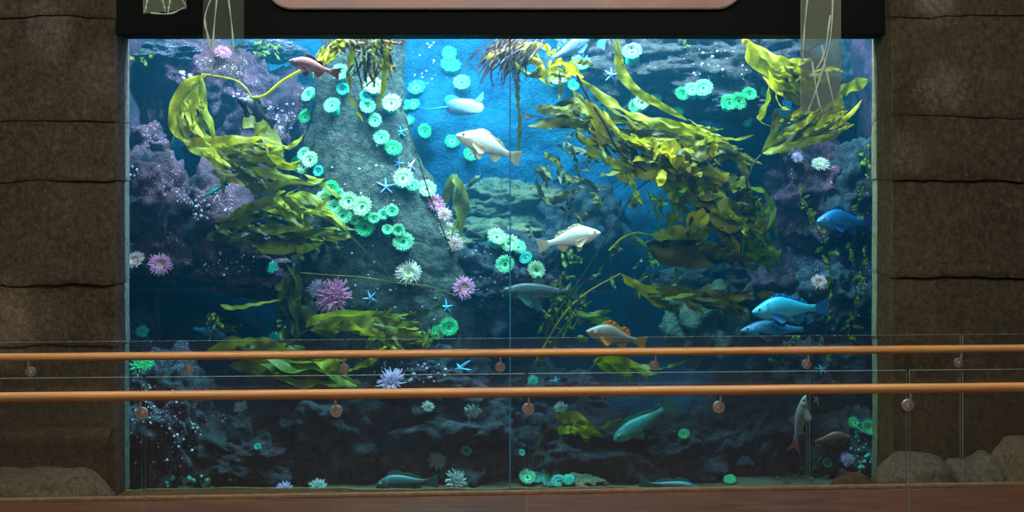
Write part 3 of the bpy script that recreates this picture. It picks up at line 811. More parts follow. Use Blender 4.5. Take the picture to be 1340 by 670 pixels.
T = [
 (290,74,13,'pink','pink drooping anemone at the upper left behind the narrow hanging sheet'),
 (179,344,14,'blush','pale pink anemone at the left window edge, left of the magenta one'),
 (209,350,18,'pink','magenta anemone with green centre at the left of the window'),
 (440,391,26,'bush','big bushy pink anemone on the pillar foot'),
 (418,380,14,'lilac','lilac anemone behind the bushy pink one'),
 (412,404,10,'lilac','small lilac anemone under the left of the bushy pink one'),
 (535,362,19,'white','large white anemone on the lower pillar face'),
 (604,380,18,'pink','pink anemone with yellow centre at the right foot of the pillar'),
 (567,271,16,'pink','pink anemone at the top of the plume row on the right pillar rim'),
 (577,289,13,'plume','white plume anemone just below the top pink one on the pillar rim'),
 (584,306,15,'white','white anemone in the middle of the plume row on the pillar rim'),
 (591,325,13,'plume','lowest pale plume anemone on the pillar rim'),
 (1074,220,13,'white','white fan like anemone at the upper right'),
 (1072,372,12,'blush','pink white anemone on the right rock above the blue pair'),
 (512,503,19,'lilac','lavender white anemone just above the nearer handrail'),
 (619,536,13,'grey','grey tufted anemone below the nearer handrail left of the seam'),
 (571,604,14,'grey','round grey anemone on the dark rock at the bottom centre'),
 (598,632,17,'grey','large grey anemone on the tank floor at the bottom centre'),
 (318,536,11,'grey','grey fan anemone below the nearer handrail on the left'),
 (372,643,11,'lilac','lilac anemone dome on the tank floor at the left'),
 (416,641,13,'grey','teal grey anemone dome on the tank floor beside the lilac one'),
 (734,536,10,'grey','pale grey anemone above the yellow kelp near the floor'),
 (560,534,9,'grey','dim grey anemone on the dark rock below the nearer handrail'),
 (1042,208,8,'lilac','small blue lilac anemone under the kelp at the upper right'),
]
for g in T: place_anem(*g, group=TA)

# ================================================================ SEA STARS
def m_star(name, a, b):
    t = NT(name); v = t.coord('Object'); n = t.voro(v, 14).outputs['Distance']
    return t.done(t.pbsdf(t.ramp(n, [(.1, b), (.5, a)]), .6, 0, .2, t.bump(n, .5, .02)))
ST = {'blue': m_star('blue star skin', srgb(110, 160, 235), srgb(190, 215, 255)), 'lilac': m_star('lilac star skin', srgb(190, 170, 225), srgb(235, 225, 250)),
      'cyan': m_star('cyan star skin', srgb(70, 190, 240), srgb(150, 230, 250)), 'pale': m_star('pale yellow star skin', srgb(225, 225, 170), srgb(250, 250, 215))}
def star_mesh(name, m, seed, arms=5, thin=.3):
    rr = random.Random(seed); n = 100; rings = 9; V = [(0, 0, .16)]; Fc = []
    ln = [rr.uniform(.85, 1.1) for _ in range(arms)]; bend = [rr.uniform(-.25, .25) for _ in range(arms)]
    for j in range(1, rings + 1):
        u = j / rings
        for k in range(n):
            a = 2 * PI * k / n; s = a / (2 * PI) * arms; ai = int(round(s)) % arms; off = abs(s - round(s)) * 2   # 0 on the arm axis
            r = (.27 + (ln[ai] - .27) * max(0, 1 - off / .62) ** 1.5) * u
            aa = a + bend[ai] * (u ** 2) * max(0, 1 - off)
            z = .16 * (1 - u ** 2.2) * (1 - off * .35) + .04 * (1 - u)
            V.append((r * math.cos(aa), r * math.sin(aa), z))
    for k in range(n): Fc.append((0, 1 + k, 1 + (k + 1) % n))
    for j in range(rings - 1):
        for k in range(n):
            a = 1 + j * n + k; b = 1 + j * n + (k + 1) % n; Fc.append((a, a + n, b + n, b))
    Fc.append(tuple(1 + (rings - 1) * n + k for k in reversed(range(n))))
    return mk(name, V, Fc, m)
for i, (px, py, r, m, up, lab) in enumerate([
 (505, 245, 14, 'blue', .3, 'blue sea star on the pillar face right of the large anemone cluster'),
 (521, 214, 9, 'blue', .3, 'small blue sea star on the pillar rim, left of the lilac one'),
 (536, 218, 13, 'lilac', .3, 'lilac sea star on the right pillar rim'),
 (524, 173, 11, 'cyan', .3, 'small pale sea star high on the right of the pillar'),
 (485, 390, 12, 'blue', .2, 'blue sea star right of the bushy pink anemone'),
 (800, 98, 12, 'blue', .2, 'pale blue sea star on the back wall at the upper right of the seam'),
 (602, 483, 17, 'cyan', .6, 'bright blue sea star between the handrails left of the seam'),
 (584, 402, 12, 'cyan', .3, 'blue sea star low on the pillar beside the pink anemone'),
 (1068, 522, 10, 'pale', .2, 'pale yellow sea star below the nearer handrail on the right'),
 (1075, 484, 10, 'cyan', .3, 'blue sea star between the handrails on the right'),
 (727, 499, 10, 'cyan', .5, 'turquoise sea star behind the nearer handrail right of the seam')]):
    o = star_mesh('sea_star', ST[m], 40 + i)
    h = hit(px, py); ax = (h[1] * .8 + Vector((0, -1, 0)) * .6).normalized()
    o.rotation_mode = 'QUATERNION'; o.rotation_quaternion = ax.to_track_quat('Z', 'Y') @ Quaternion((0, 0, 1), R.uniform(0, 6))
    s = r * h[0].y / F; o.scale = (s, s, s); o.location = h[0] + ax * .01; tag(o, lab, 'sea star', 'sea stars')

# ================================================================ BARNACLES (uncountable patches)
barn = mat_simple('white barnacle shell', srgb(228, 222, 236), .7, 0, .2, .15, 9, .3)
barnp = mat_simple('pinkish barnacle shell', srgb(200, 176, 214), .7, 0, .2, .2, 9, .3)
barnt = mat_simple('turquoise shell', srgb(90, 210, 200), .7, 0, .2, .2, 9, .3)
for i, (px, py, rx, ry, n, m, lab) in enumerate([
 (243, 96, 7, 8, 9, barn, 'white barnacle rosette at the upper left above the looping kelp'),
 (372, 150, 22, 22, 44, barnp, 'pinkish white barnacle patch left of the pillar'),
 (263, 273, 12, 18, 26, barn, 'white barnacle patch on the purple rock knob'),
 (172, 226, 9, 9, 10, barn, 'pale barnacle patch on the boulder at the left window edge'),
 (310, 125, 10, 10, 12, barnp, 'small barnacle patch below the arching kelp stem'),
 (300, 345, 40, 16, 40, barn, 'barnacles scattered on the low shelf under the left kelp'),
 (545, 485, 60, 16, 50, barnp, 'barnacles scattered on the rock between the handrails'),
 (560, 85, 30, 30, 30, barnp, 'barnacles scattered on the blue back wall right of the pillar'),
 (950, 80, 60, 26, 50, barnp, 'barnacles scattered on the grey overhang at the top right'),
 (1130, 290, 14, 40, 30, barn, 'pale barnacles on the rock along the right window edge'),
 (210, 560, 55, 60, 90, barn, 'pale specks of shell on the rock in the lower left corner'),
 (1132, 590, 20, 40, 60, barnt, 'turquoise shells on the rock in the lower right corner'),
 (262, 632, 56, 9, 26, barnt, 'turquoise shell fragments on the floor at the lower left'),
 (470, 270, 60, 90, 40, barn, 'tiny white barnacles dotted over the pillar face'),
 (490, 400, 90, 50, 60, barnp, 'tiny white barnacles dotted over the pillar foot'),
 (640, 360, 40, 40, 40, barnp, 'pale barnacles on the dark rock under the seam')]):
    rr = random.Random(300 + i); V = []; Fc = []
    org = None
    for k in range(n):
        a = rr.uniform(0, 6.28); u = math.sqrt(rr.random())
        h = hit(px + rx * u * math.cos(a), py + ry * u * math.sin(a))
        if not h: continue
        if org is None: org = h[0].copy()
        if abs(h[0].y - org.y) > .9: continue
        s = rr.uniform(.35, 1.1) ** 1.5 * (.02 if n < 30 else .014) * (1.6 if i == 0 else 1.7 if i == 12 else 1.3 if i == 11 else 1)
        q = h[1].to_track_quat('Z', 'Y')
        v, f = lathe([(1.25, -.4), (1.0, .35), (.62, .95), (.45, .9), (.3, .4)], 8, .25, k)
        b = len(V); V += [q @ (Vector(x) * s) + h[0] - org for x in v]; Fc += [tuple(b + j for j in ff) for ff in f]
    o = mk('barnacles', V, Fc, m); o.location = org; tag(o, lab, 'barnacles', None, 'stuff')
# ================================================================ FISH
def m_fish(name, back, side, belly, spot=None, amt=.5, sc=12, metal=0.0, rough=.4):
    t = NT(name); v = t.coord('Object')
    sx = t.n('ShaderNodeSeparateXYZ'); t.l(v, sx.inputs[0])
    n = t.noise(v, sc, 4, .6)
    z = t.math('ADD', t.math('MULTIPLY', sx.outputs['Z'], 4.0), t.math('ADD', .5, t.math('MULTIPLY', t.math('SUBTRACT', n, .5), .5)))
    c = t.ramp(z, [(.12, belly), (.42, side), (.82, back)])
    if spot: c = t.mix(t.ramp(n, [(1 - amt, BLK), (min(1, 1 - amt + .12), WHT)]), c, spot)
    vs = t.coord('Object', (1, .4, 1)); vo = t.voro(vs, 70).outputs['Distance']
    return t.done(t.pbsdf(c, rough, metal, .5, t.bump(vo, .25, .01)))
def m_fin(name, c, ray=None):
    t = NT(name); v = t.coord('Object'); n = t.noise(v, 30, 3)
    col = t.ramp(n, [(.3, tuple(x * .7 for x in c[:3]) + (1,)), (.7, c)])
    p = t.pbsdf(col, .45, 0, .4); tr = t.n('ShaderNodeBsdfTranslucent'); t.l(col, tr.inputs[0])
    mx = t.n('ShaderNodeMixShader'); mx.inputs[0].default_value = .35; t.l(p, mx.inputs[1]); t.l(tr.outputs[0], mx.inputs[2])
    return t.done(mx.outputs[0])
M['eyew'] = mat_simple('fish iris', srgb(190, 180, 140), .2, 0, .6, .1); M['eyeb'] = mat_simple('fish pupil', (.005, .005, .008, 1), .1, 0, .8, .1)
M['mouthline'] = mat_simple('fish mouth line', srgb(60, 50, 55), .6)
SHAPES = {
 # t from snout: (top, bottom), half width
 'rock': dict(top=[(0, .0), (.04, .035), (.12, .085), (.25, .15), (.38, .178), (.5, .168), (.65, .125), (.8, .075), (.92, .05), (1, .052)],
              bot=[(0, -.02), (.03, -.05), (.12, -.09), (.25, -.128), (.4, -.142), (.55, -.125), (.7, -.088), (.82, -.055), (.92, -.045), (1, -.05)],
              wid=[(0, .012), (.05, .04), (.2, .078), (.4, .082), (.6, .058), (.8, .028), (1, .01)],
              dorsal=[(.26, .0), (.29, .075), (.36, .10), (.46, .085), (.56, .05), (.61, .04), (.66, .09), (.74, .095), (.82, .03), (.84, 0)],
              anal=[(.62, 0), (.66, .085), (.74, .075), (.80, .02), (.82, 0)], tail='trunc'),
 'salmon': dict(top=[(0, .0), (.04, .03), (.12, .058), (.3, .095), (.48, .10), (.65, .082), (.8, .052), (.92, .036), (1, .045)],
              bot=[(0, -.015), (.04, -.036), (.12, -.06), (.3, -.092), (.48, -.098), (.65, -.078), (.8, -.05), (.92, -.035), (1, -.045)],
              wid=[(0, .01), (.05, .03), (.2, .055), (.4, .062), (.6, .05), (.8, .028), (1, .008)],
              dorsal=[(.45, 0), (.48, .085), (.55, .06), (.61, .02), (.62, 0)], anal=[(.70, 0), (.73, .07), (.79, .03), (.81, 0)], tail='fork', adipose=True),
 'ling': dict(top=[(0, .0), (.04, .035), (.12, .065), (.25, .095), (.4, .10), (.6, .078), (.8, .045), (.92, .034), (1, .04)],
              bot=[(0, -.02), (.04, -.05), (.12, -.07), (.25, -.088), (.4, -.092), (.6, -.07), (.8, -.042), (.92, -.034), (1, -.04)],
              wid=[(0, .02), (.05, .05), (.18, .085), (.4, .075), (.6, .055), (.8, .03), (1, .01)],
              dorsal=[(.2, 0), (.24, .06), (.4, .055), (.52, .03), (.56, .05), (.7, .045), (.84, .02), (.86, 0)], anal=[(.55, 0), (.6, .05), (.75, .04), (.84, .015), (.86, 0)], tail='trunc'),
}
def membrane(base, tip, m, name, parent, ny=6, thick=.003, waves=9, amp=.006):
    """fin between two polylines (same count), a real thin double sheet with rays"""
    n = len(base); N = max(20, n * 5)
    b = crom(base, N); t_ = crom(tip, N); V = []; Fc = []
    for side in (1, -1):
        o0 = len(V)
        for i in range(N):
            d = t_[i] - b[i]
            tang = (b[min(i + 1, N - 1)] - b[max(0, i - 1)]); nr = tang.cross(d)
            nr = nr.normalized() if nr.length > 1e-9 else Vector((0, 1, 0))
            for j in range(ny + 1):
                u = j / ny
                V.append(b[i] + d * u + nr * (amp * math.sin(i / N * waves * 2 * PI) * u + side * thick * (1 - .7 * u)))
        for i in range(N - 1):
            for j in range(ny):
                a = o0 + i * (ny + 1) + j; q = (a, a + ny + 1, a + ny + 2, a + 1)
                Fc.append(q if side > 0 else tuple(reversed(q)))
    return mk(name, V, Fc, m, parent)
def fish(name, label, shape, nose, tail, Y0, Y1, mats, hscale=1.0, up=(0, 0, 1), roll=0, bend=0.0, group='fish swimming in the tank', cat='fish', eye=True, fins=None, dor=1.0):
    """nose/tail: image rows of snout and tail tip with their own depths"""
    S = SHAPES[shape]; body_m, fin_m = mats[0], mats[1]; fm = dict(dorsal=fin_m, tail=fin_m, anal=fin_m, pectoral=fin_m, pelvic=fin_m)
    if fins: fm.update(fins)
    A_ = P(nose[0], nose[1], Y0); B_ = P(tail[0], tail[1], Y1); L = (A_ - B_).length
    X = (A_ - B_).normalized(); Z = Vector(up); Z = (Z - X * Z.dot(X)).normalized()
    Z = Quaternion(X, math.radians(roll)) @ Z; Yv = Z.cross(X)
    root = thing(name, label, cat, (A_ + B_) / 2, group)
    mat = Matrix((X, Yv, Z)).transposed().to_4x4()
    root.rotation_mode = 'QUATERNION'; root.rotation_quaternion = mat.to_quaternion(); root.scale = (L, L, L)
    BL = .83      # body share of the length, the rest is the tail fin
    def bx(t): return .5 - t * BL
    def sway(t): return bend * (t - .35) * abs(t - .35) if t > .35 else 0
    top = crom([(a, b * hscale, 0) for a, b in S['top']], 60); bot = crom([(a, b * hscale, 0) for a, b in S['bot']], 60); wid = crom([(a, b, 0) for a, b in S['wid']], 60)
    ft = lambda tab, t: lerp([(p.x, p.y) for p in tab], t)
    V = []; Fc = []; n, seg = 44, 24
    for i in range(n):
        t = (i / (n - 1)) ** 1.15; zt, zb, w = ft(top, t), ft(bot, t), max(.004, ft(wid, t))
        zc, h = (zt + zb) / 2, max(.004, (zt - zb) / 2)
        for k in range(seg):
            a = 2 * PI * k / seg; ca, sa = math.cos(a), math.sin(a)
            gill = .006 * math.exp(-((t - .235) / .02) ** 2) * (1 - abs(sa))
            yy = math.copysign(abs(ca) ** .9, ca) * (w - gill * 1.2 + (.007 if .15 < t < .23 else 0) * (1 - abs(sa)))
            V.append((bx(t), yy + sway(t), zc + math.copysign(abs(sa) ** 1.05, sa) * h))
    for i in range(n - 1):
        for k in range(seg):
            k2 = (k + 1) % seg; Fc.append((i * seg + k, i * seg + k2, (i + 1) * seg + k2, (i + 1) * seg + k))
    Fc.append(tuple(reversed(range(seg)))); Fc.append(tuple((n - 1) * seg + k for k in range(seg)))
    body = mk('body', V, Fc, body_m, root)
    # dorsal / anal
    def along(tab, sign, nm, m):
        tt = top if sign > 0 else bot
        bs = [Vector((bx(t), sway(t), ft(tt, t) - sign * .006)) for t, h in tab]
        ts = [Vector((bx(t + .03 * (h > 0) + h * .35), sway(t), ft(tt, t) + sign * h * (.8 + .2 * hscale))) for t, h in tab]
        membrane(bs, ts, m, nm, root)
    along([(a, b * dor) for a, b in S['dorsal']], 1, 'dorsal_fin', fm['dorsal']); along(S['anal'], -1, 'anal_fin', fm['anal'])
    if S.get('adipose'): along([(.84, 0), (.86, .025), (.89, .02), (.9, 0)], 1, 'adipose_fin', fm['dorsal'])
    # tail
    pz = [-.046, -.025, 0, .025, .046]
    if S['tail'] == 'fork': tips = [(-.5, -.115), (-.455, -.06), (-.425, 0), (-.455, .06), (-.5, .115)]
    else: tips = [(-.49, -.115), (-.497, -.06), (-.485, 0), (-.497, .06), (-.49, .115)]
    sw = sway(1)
    membrane([Vector((bx(1) + .02, sw, z)) for z in pz], [Vector((x, sw + bend * .12, z)) for x, z in tips], fm['tail'], 'tail_fin', root, 8, .004, 12, .004)
    for sgn in (1, -1):
        tb = .27; w = ft(wid, tb)
        b = [Vector((bx(tb), sgn * (w - .006), z)) for z in (-.065, -.048, -.03, -.012)]
        tp = [Vector((bx(.40 + dx), sgn * (w + .05), z)) for dx, z in ((.0, -.155), (.07, -.13), (.09, -.09), (.06, -.05))]
        membrane(b, tp, fm['pectoral'], 'pectoral_fin', root, 6, .003, 7, .004)
        tb = .36; zb = ft(bot, tb)
        b = [Vector((bx(tb + d), sgn * .025, zb + .012)) for d in (0, .015, .03, .04)]
        tp = [Vector((bx(tb + d), sgn * .05, zb - h)) for d, h in ((.05, .07), (.10, .085), (.13, .06), (.13, .02))]
        membrane(b, tp, fm['pelvic'], 'pelvic_fin', root, 5, .003, 5, .003)
        te = .095; we = ft(wid, te); ze = ft(top, te) * .48
        V = []; Fc = []
        for (r_, dy) in ((.020, 0), (.019, .005), (.012, .011), (.0005, .013)):
            for k in range(14): V.append((bx(te) + r_ * math.cos(2 * PI * k / 14), sgn * (we * .88 + dy), ze + r_ * math.sin(2 * PI * k / 14)))
        for j in range(3):
            for k in range(14):
                q = (j * 14 + k, j * 14 + (k + 1) % 14, (j + 1) * 14 + (k + 1) % 14, (j + 1) * 14 + k); Fc.append(q if sgn < 0 else tuple(reversed(q)))
        e = mk('eye', V, Fc, M['eyew'], root)
        V = []; Fc = []
        for (r_, dy) in ((.0115, .009), (.010, .0135), (.0005, .0155)):
            for k in range(12): V.append((bx(te) + r_ * math.cos(2 * PI * k / 12), sgn * (we * .88 + dy), ze + r_ * math.sin(2 * PI * k / 12)))
        for j in range(2):
            for k in range(12):
                q = (j * 12 + k, j * 12 + (k + 1) % 12, (j + 1) * 12 + (k + 1) % 12, (j + 1) * 12 + k); Fc.append(q if sgn < 0 else tuple(reversed(q)))
        mk('pupil', V, Fc, M['eyeb'], e)
    V = []; Fc = []
    tube_vf(V, Fc, crom([(bx(.075), -ft(wid, .075) * .92, -.03), (bx(.03), -ft(wid, .03) * .98, -.012), (bx(-.002), 0, -.008), (bx(.03), ft(wid, .03) * .98, -.012), (bx(.075), ft(wid, .075) * .92, -.03)], 14), .0035, 6)
    mk('mouth', V, Fc, M['mouthline'], root)
    return root
FM = {
 'pinkb': (m_fish('pinkish brown fish skin', srgb(150, 96, 104), srgb(176, 130, 134), srgb(206, 172, 170), srgb(120, 74, 84), .42, 9), m_fin('pink brown fin', srgb(150, 92, 112))),
 'black': (m_fish('navy black fish skin', srgb(10, 16, 30), srgb(16, 24, 42), srgb(28, 40, 62), None), m_fin('black fin', srgb(14, 20, 36))),
 'white': (m_fish('silvery white fish skin', srgb(214, 222, 224), srgb(246, 244, 236), srgb(252, 250, 244), srgb(240, 226, 206), .40, 7), m_fin('white fin', srgb(250, 236, 205))),
 'bwhite': (m_fish('blue white fish skin', srgb(110, 180, 240), srgb(175, 215, 250), srgb(235, 245, 255), srgb(80, 150, 225), .42, 8), m_fin('light blue fin', srgb(120, 200, 250))),
 'salmon': (m_fish('teal grey fish skin', srgb(18, 52, 62), srgb(48, 86, 88), srgb(140, 150, 130), srgb(18, 42, 48), .42, 18), m_fin('teal grey fin', srgb(70, 130, 130))),
 'orange': (m_fish('grey pink fish skin', srgb(112, 108, 100), srgb(156, 138, 122), srgb(200, 182, 160), srgb(128, 106, 98), .4, 10), m_fin('tan orange fin', srgb(236, 172, 92))),
 'blue': (m_fish('blue fish skin', srgb(20, 110, 180), srgb(40, 140, 200), srgb(96, 160, 200), srgb(16, 76, 130), .4, 9), m_fin('blue fin', srgb(30, 120, 190))),
 'cyan': (m_fish('bright cyan blue fish skin', srgb(30, 160, 195), srgb(70, 195, 225), srgb(140, 215, 228), srgb(20, 110, 150), .38, 11), m_fin('cyan blue fin', srgb(40, 150, 225))),
 'dblue': (m_fish('deep blue fish skin', srgb(30, 120, 170), srgb(50, 155, 200), srgb(80, 165, 195), None), m_fin('deep blue fin', srgb(12, 70, 110))),
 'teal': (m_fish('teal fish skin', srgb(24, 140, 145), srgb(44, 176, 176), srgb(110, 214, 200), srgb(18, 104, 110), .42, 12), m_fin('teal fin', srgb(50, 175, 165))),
 'greyb': (m_fish('grey brown fish skin', srgb(120, 108, 112), srgb(160, 150, 156), srgb(196, 190, 190), srgb(100, 88, 92), .42, 10), m_fin('grey pink fin', srgb(200, 140, 130))),
 'brown': (m_fish('brown fish skin', srgb(92, 58, 48), srgb(112, 76, 62), srgb(140, 104, 86), srgb(66, 42, 38), .45, 8), m_fin('brown fin', srgb(96, 62, 54))),
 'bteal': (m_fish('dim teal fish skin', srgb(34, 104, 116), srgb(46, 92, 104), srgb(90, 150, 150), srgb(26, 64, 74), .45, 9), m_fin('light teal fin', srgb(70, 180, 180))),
}
red = m_fin('red tail fin', srgb(235, 130, 120)); org = m_fin('orange dorsal fin', srgb(250, 160, 40))
fish('rockfish', 'pinkish brown fish left of the pillar top, facing left', 'rock', (378, 79), (445, 97), 13.5, 13.45, FM['pinkb'], .8, dor=.6, fins={'dorsal': m_fin('red brown fin', srgb(130, 60, 55))})
fish('rockfish', 'black fish over the left kelp, head up to the left', 'rock', (311, 128), (360, 164), 13.9, 14.2, FM['black'], 1.0)
fish('rockfish', 'white fish facing left above the middle of the window', 'rock', (597, 176), (686, 208), 13.7, 14.0, FM['white'], .88, bend=-.25, dor=.4)
fish('rockfish', 'white fish facing right in the middle of the window', 'rock', (786, 304), (703, 322), 13.7, 13.8, FM['white'], .92, dor=.5)
fish('rockfish', 'blue white fish at the top edge, tail down to the left', 'rock', (786, 46), (710, 83), 13.7, 13.9, FM['bwhite'], .8)
fish('rockfish', 'second blue white fish at the top edge, behind the first', 'rock', (725, 49), (793, 58), 14.3, 14.1, FM['bwhite'], .8)
fish('salmon', 'slender teal grey fish facing left at the window seam', 'salmon', (655, 381), (764, 383), 14.1, 14.0, FM['salmon'], 1.05)
fish('rockfish', 'grey pink fish with orange fins above the farther handrail', 'rock', (767, 433), (846, 449), 13.6, 13.7, FM['orange'], .95, dor=.8, fins={'dorsal': org, 'tail': FM['orange'][1]})
fish('rockfish', 'blue fish facing left near the right window edge', 'rock', (1069, 289), (1143, 291), 13.9, 14.2, FM['blue'], 1.0, dor=.55)
fish('rockfish', 'bright cyan blue fish above the dark blue one at the right', 'rock', (984, 408), (1085, 402), 13.8, 13.9, FM['cyan'], .95, dor=.45)
fish('rockfish', 'dark blue fish directly under the bright cyan blue one', 'rock', (969, 432), (1068, 431), 13.95, 14.0, FM['dblue'], .72, dor=.4)
fish('lingcod', 'teal fish diving to the left below the nearer handrail', 'ling', (803, 576), (881, 528), 13.7, 13.9, FM['teal'], 1.2)
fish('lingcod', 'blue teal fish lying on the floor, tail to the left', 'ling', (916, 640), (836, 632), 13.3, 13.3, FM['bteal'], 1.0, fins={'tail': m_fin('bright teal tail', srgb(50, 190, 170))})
fish('salmon', 'grey fish hanging head up with a red tail, at the right', 'salmon', (1054, 517), (1038, 592), 13.6, 13.6, FM['greyb'], 1.0, up=(-1, 0, .1), fins={'tail': red, 'pectoral': m_fin('grey fin', srgb(170, 150, 150))})
fish('rockfish', 'brown fish right of the head up grey fish', 'rock', (1114, 572), (1056, 580), 13.7, 13.72, FM['brown'], 1.0)
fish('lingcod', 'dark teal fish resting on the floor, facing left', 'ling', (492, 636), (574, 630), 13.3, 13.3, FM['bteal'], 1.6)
fish('rockfish', 'small blue fish low on the right above the floor', 'rock', (964, 606), (1012, 588), 14.0, 14.1, FM['blue'], .9)
fish('greenling', 'small slender turquoise fish behind the left kelp loop', 'ling', (266, 258), (298, 239), 14.25, 14.3, (FM['teal'][0], FM['teal'][1]), .7)
fish('rockfish', 'dim blue fish in the dark behind the small kelp tuft at left', 'rock', (296, 440), (245, 428), 14.6, 14.7, FM['dblue'], .8)
# pale ray
rt = thing('ray', 'pale oval ray with a thin tail, left of the seam near the top', 'fish', P(606, 140, 15.4), 'fish swimming in the tank')
s = 15.4 / F
V = []; Fc = []
rays, rings = 60, 10
for side in (1, -1):
    o0 = len(V)
    for j in range(rings + 1):
        u = j / rings
        for k in range(rays):
            a = 2 * PI * k / rays
            rx = 24 * (1 + .12 * math.cos(a)); rz = 12.5 * (1 + .12 * math.cos(2 * a))
            V.append((rx * u * math.cos(a) * s, -side * (.05 * (1 - u ** 2) ** .8) + .03 * u * u * math.sin(2 * a), rz * u * math.sin(a) * s))
    for j in range(rings):
        for k in range(rays):
            k2 = (k + 1) % rays; q = (o0 + j * rays + k, o0 + j * rays + k2, o0 + (j + 1) * rays + k2, o0 + (j + 1) * rays + k)
            Fc.append(tuple(reversed(q)) if side < 0 else q)
mr = m_fish('pale ray skin', srgb(110, 150, 185), srgb(140, 165, 195), srgb(165, 180, 205), srgb(110, 135, 175), .4, 9)
mk('body', V, Fc, mr, rt)
V = []; Fc = []; tube_vf(V, Fc, crom([(-20 * s, 0, 0), (-34 * s, 0, -2 * s), (-46 * s, .02, -3 * s), (-56 * s, .04, 0)], 16), [.016 - .0008 * i for i in range(16)], 8); mk('tail', V, Fc, FM['teal'][1], rt)
membrane([Vector((x * s, 0, z * s)) for x, z in ((14, 8), (17, 6), (20, 4))], [Vector((x * s, .02, z * s)) for x, z in ((26, 20), (27, 16), (26, 9))], FM['bwhite'][1], 'pelvic_fin', rt)
# ================================================================ KELP
def m_kelp(name, c1, c2, c3, trans=.45):
    t = NT(name); v = t.coord('Object'); n = t.noise(v, 5.5, 5, .65); f = t.noise(t.coord('Object', (1, 1, 2.2)), 30, 3)
    c = t.ramp(n, [(.28, c3), (.5, c1), (.72, c2)])
    c = t.mix(.6, c, t.ramp(f, [(.35, (.5, .5, .42, 1)), (.65, WHT)]), 'MULTIPLY')
    p = t.pbsdf(c, .42, 0, .35, t.bump(f, .3, .01)); tr = t.n('ShaderNodeBsdfTranslucent'); t.l(c, tr.inputs[0])
    mx = t.n('ShaderNodeMixShader'); mx.inputs[0].default_value = trans; t.l(p, mx.inputs[1]); t.l(tr.outputs[0], mx.inputs[2])
    return t.done(mx.outputs[0])
K = {
 'y': m_kelp('bright yellow kelp', srgb(214, 200, 26), srgb(236, 220, 40), srgb(176, 170, 20)),
 'g': m_kelp('yellow green kelp', srgb(164, 168, 28), srgb(204, 196, 36), srgb(98, 110, 22)),
 'o': m_kelp('olive kelp', srgb(122, 122, 34), srgb(150, 144, 36), srgb(84, 88, 28)),
 'd': m_kelp('dark olive kelp', srgb(72, 76, 34), srgb(96, 94, 38), srgb(48, 52, 28), .3),
 'gr': m_kelp('green kelp', srgb(120, 156, 44), srgb(150, 180, 56), srgb(78, 112, 36)),
 'b': m_kelp('brown weed', srgb(96, 74, 40), srgb(130, 96, 40), srgb(60, 50, 34), .3),
 'p': m_kelp('purple brown weed', srgb(116, 92, 110), srgb(150, 120, 140), srgb(74, 58, 76), .3),
}
def ribbon(V, Fc, pts, w, seed, ruffle=.18, roll=.9, taper=(.18, .35), n=None):
    L = sum((b - a).length for a, b in zip(pts, pts[1:])); n = n or max(14, int(L / .03)); pp = crom(pts, n); b0 = len(V)
    rr = random.Random(seed); ph = rr.uniform(0, 6); a0 = rr.uniform(-.8, .8); fq = rr.uniform(7, 12)
    us = (-1, -.6, -.2, .2, .6, 1)
    for i in range(n):
        s = i / (n - 1); T = (pp[min(i + 1, n - 1)] - pp[max(0, i - 1)]).normalized()
        N = Vector((.15, -1, .25)); N = N - T * N.dot(T)
        if N.length < .05: N = Vector((1, 0, .3)); N = N - T * N.dot(T)
        N.normalize(); N = Quaternion(T, a0 + roll * noise.noise((s * 2.2 + seed * 3.1, seed * .7, 0)) * 2) @ N; S = T.cross(N)
        k = min(1, (s / taper[0]) ** .7 if s < taper[0] else 1) * min(1, ((1 - s) / taper[1]) ** .6 if s > 1 - taper[1] else 1)
        ww = max(.04, k) * w * .5 * (1 + .2 * noise.noise((s * 5, seed, 2)))
        d = L * s
        for u in us:
            ru = ruffle * w * (abs(u) ** 2) * math.sin(fq * d / max(w, .05) * .28 + ph + (0 if u > 0 else 1.7)) * k
            V.append(pp[i] + S * (ww * u) + N * (ru + .12 * ww * (1 - u * u)))
    m = len(us)
    for i in range(n - 1):
        for j in range(m - 1):
            a = b0 + i * m + j; Fc.append((a, a + 1, a + m + 1, a + m))
def p3(stroke, Y, rng, dY=.0):
    """trace a strand through the water, drifting in depth as it goes"""
    y = Y + rng.uniform(-.14, .14); out = []; dr = rng.uniform(-.12, .12) + dY
    for i, (px, py) in enumerate(stroke):
        out.append(P(px, py, y + dr * i / max(1, len(stroke) - 1) + rng.uniform(-.05, .05)))
    return out
SEED = [100]
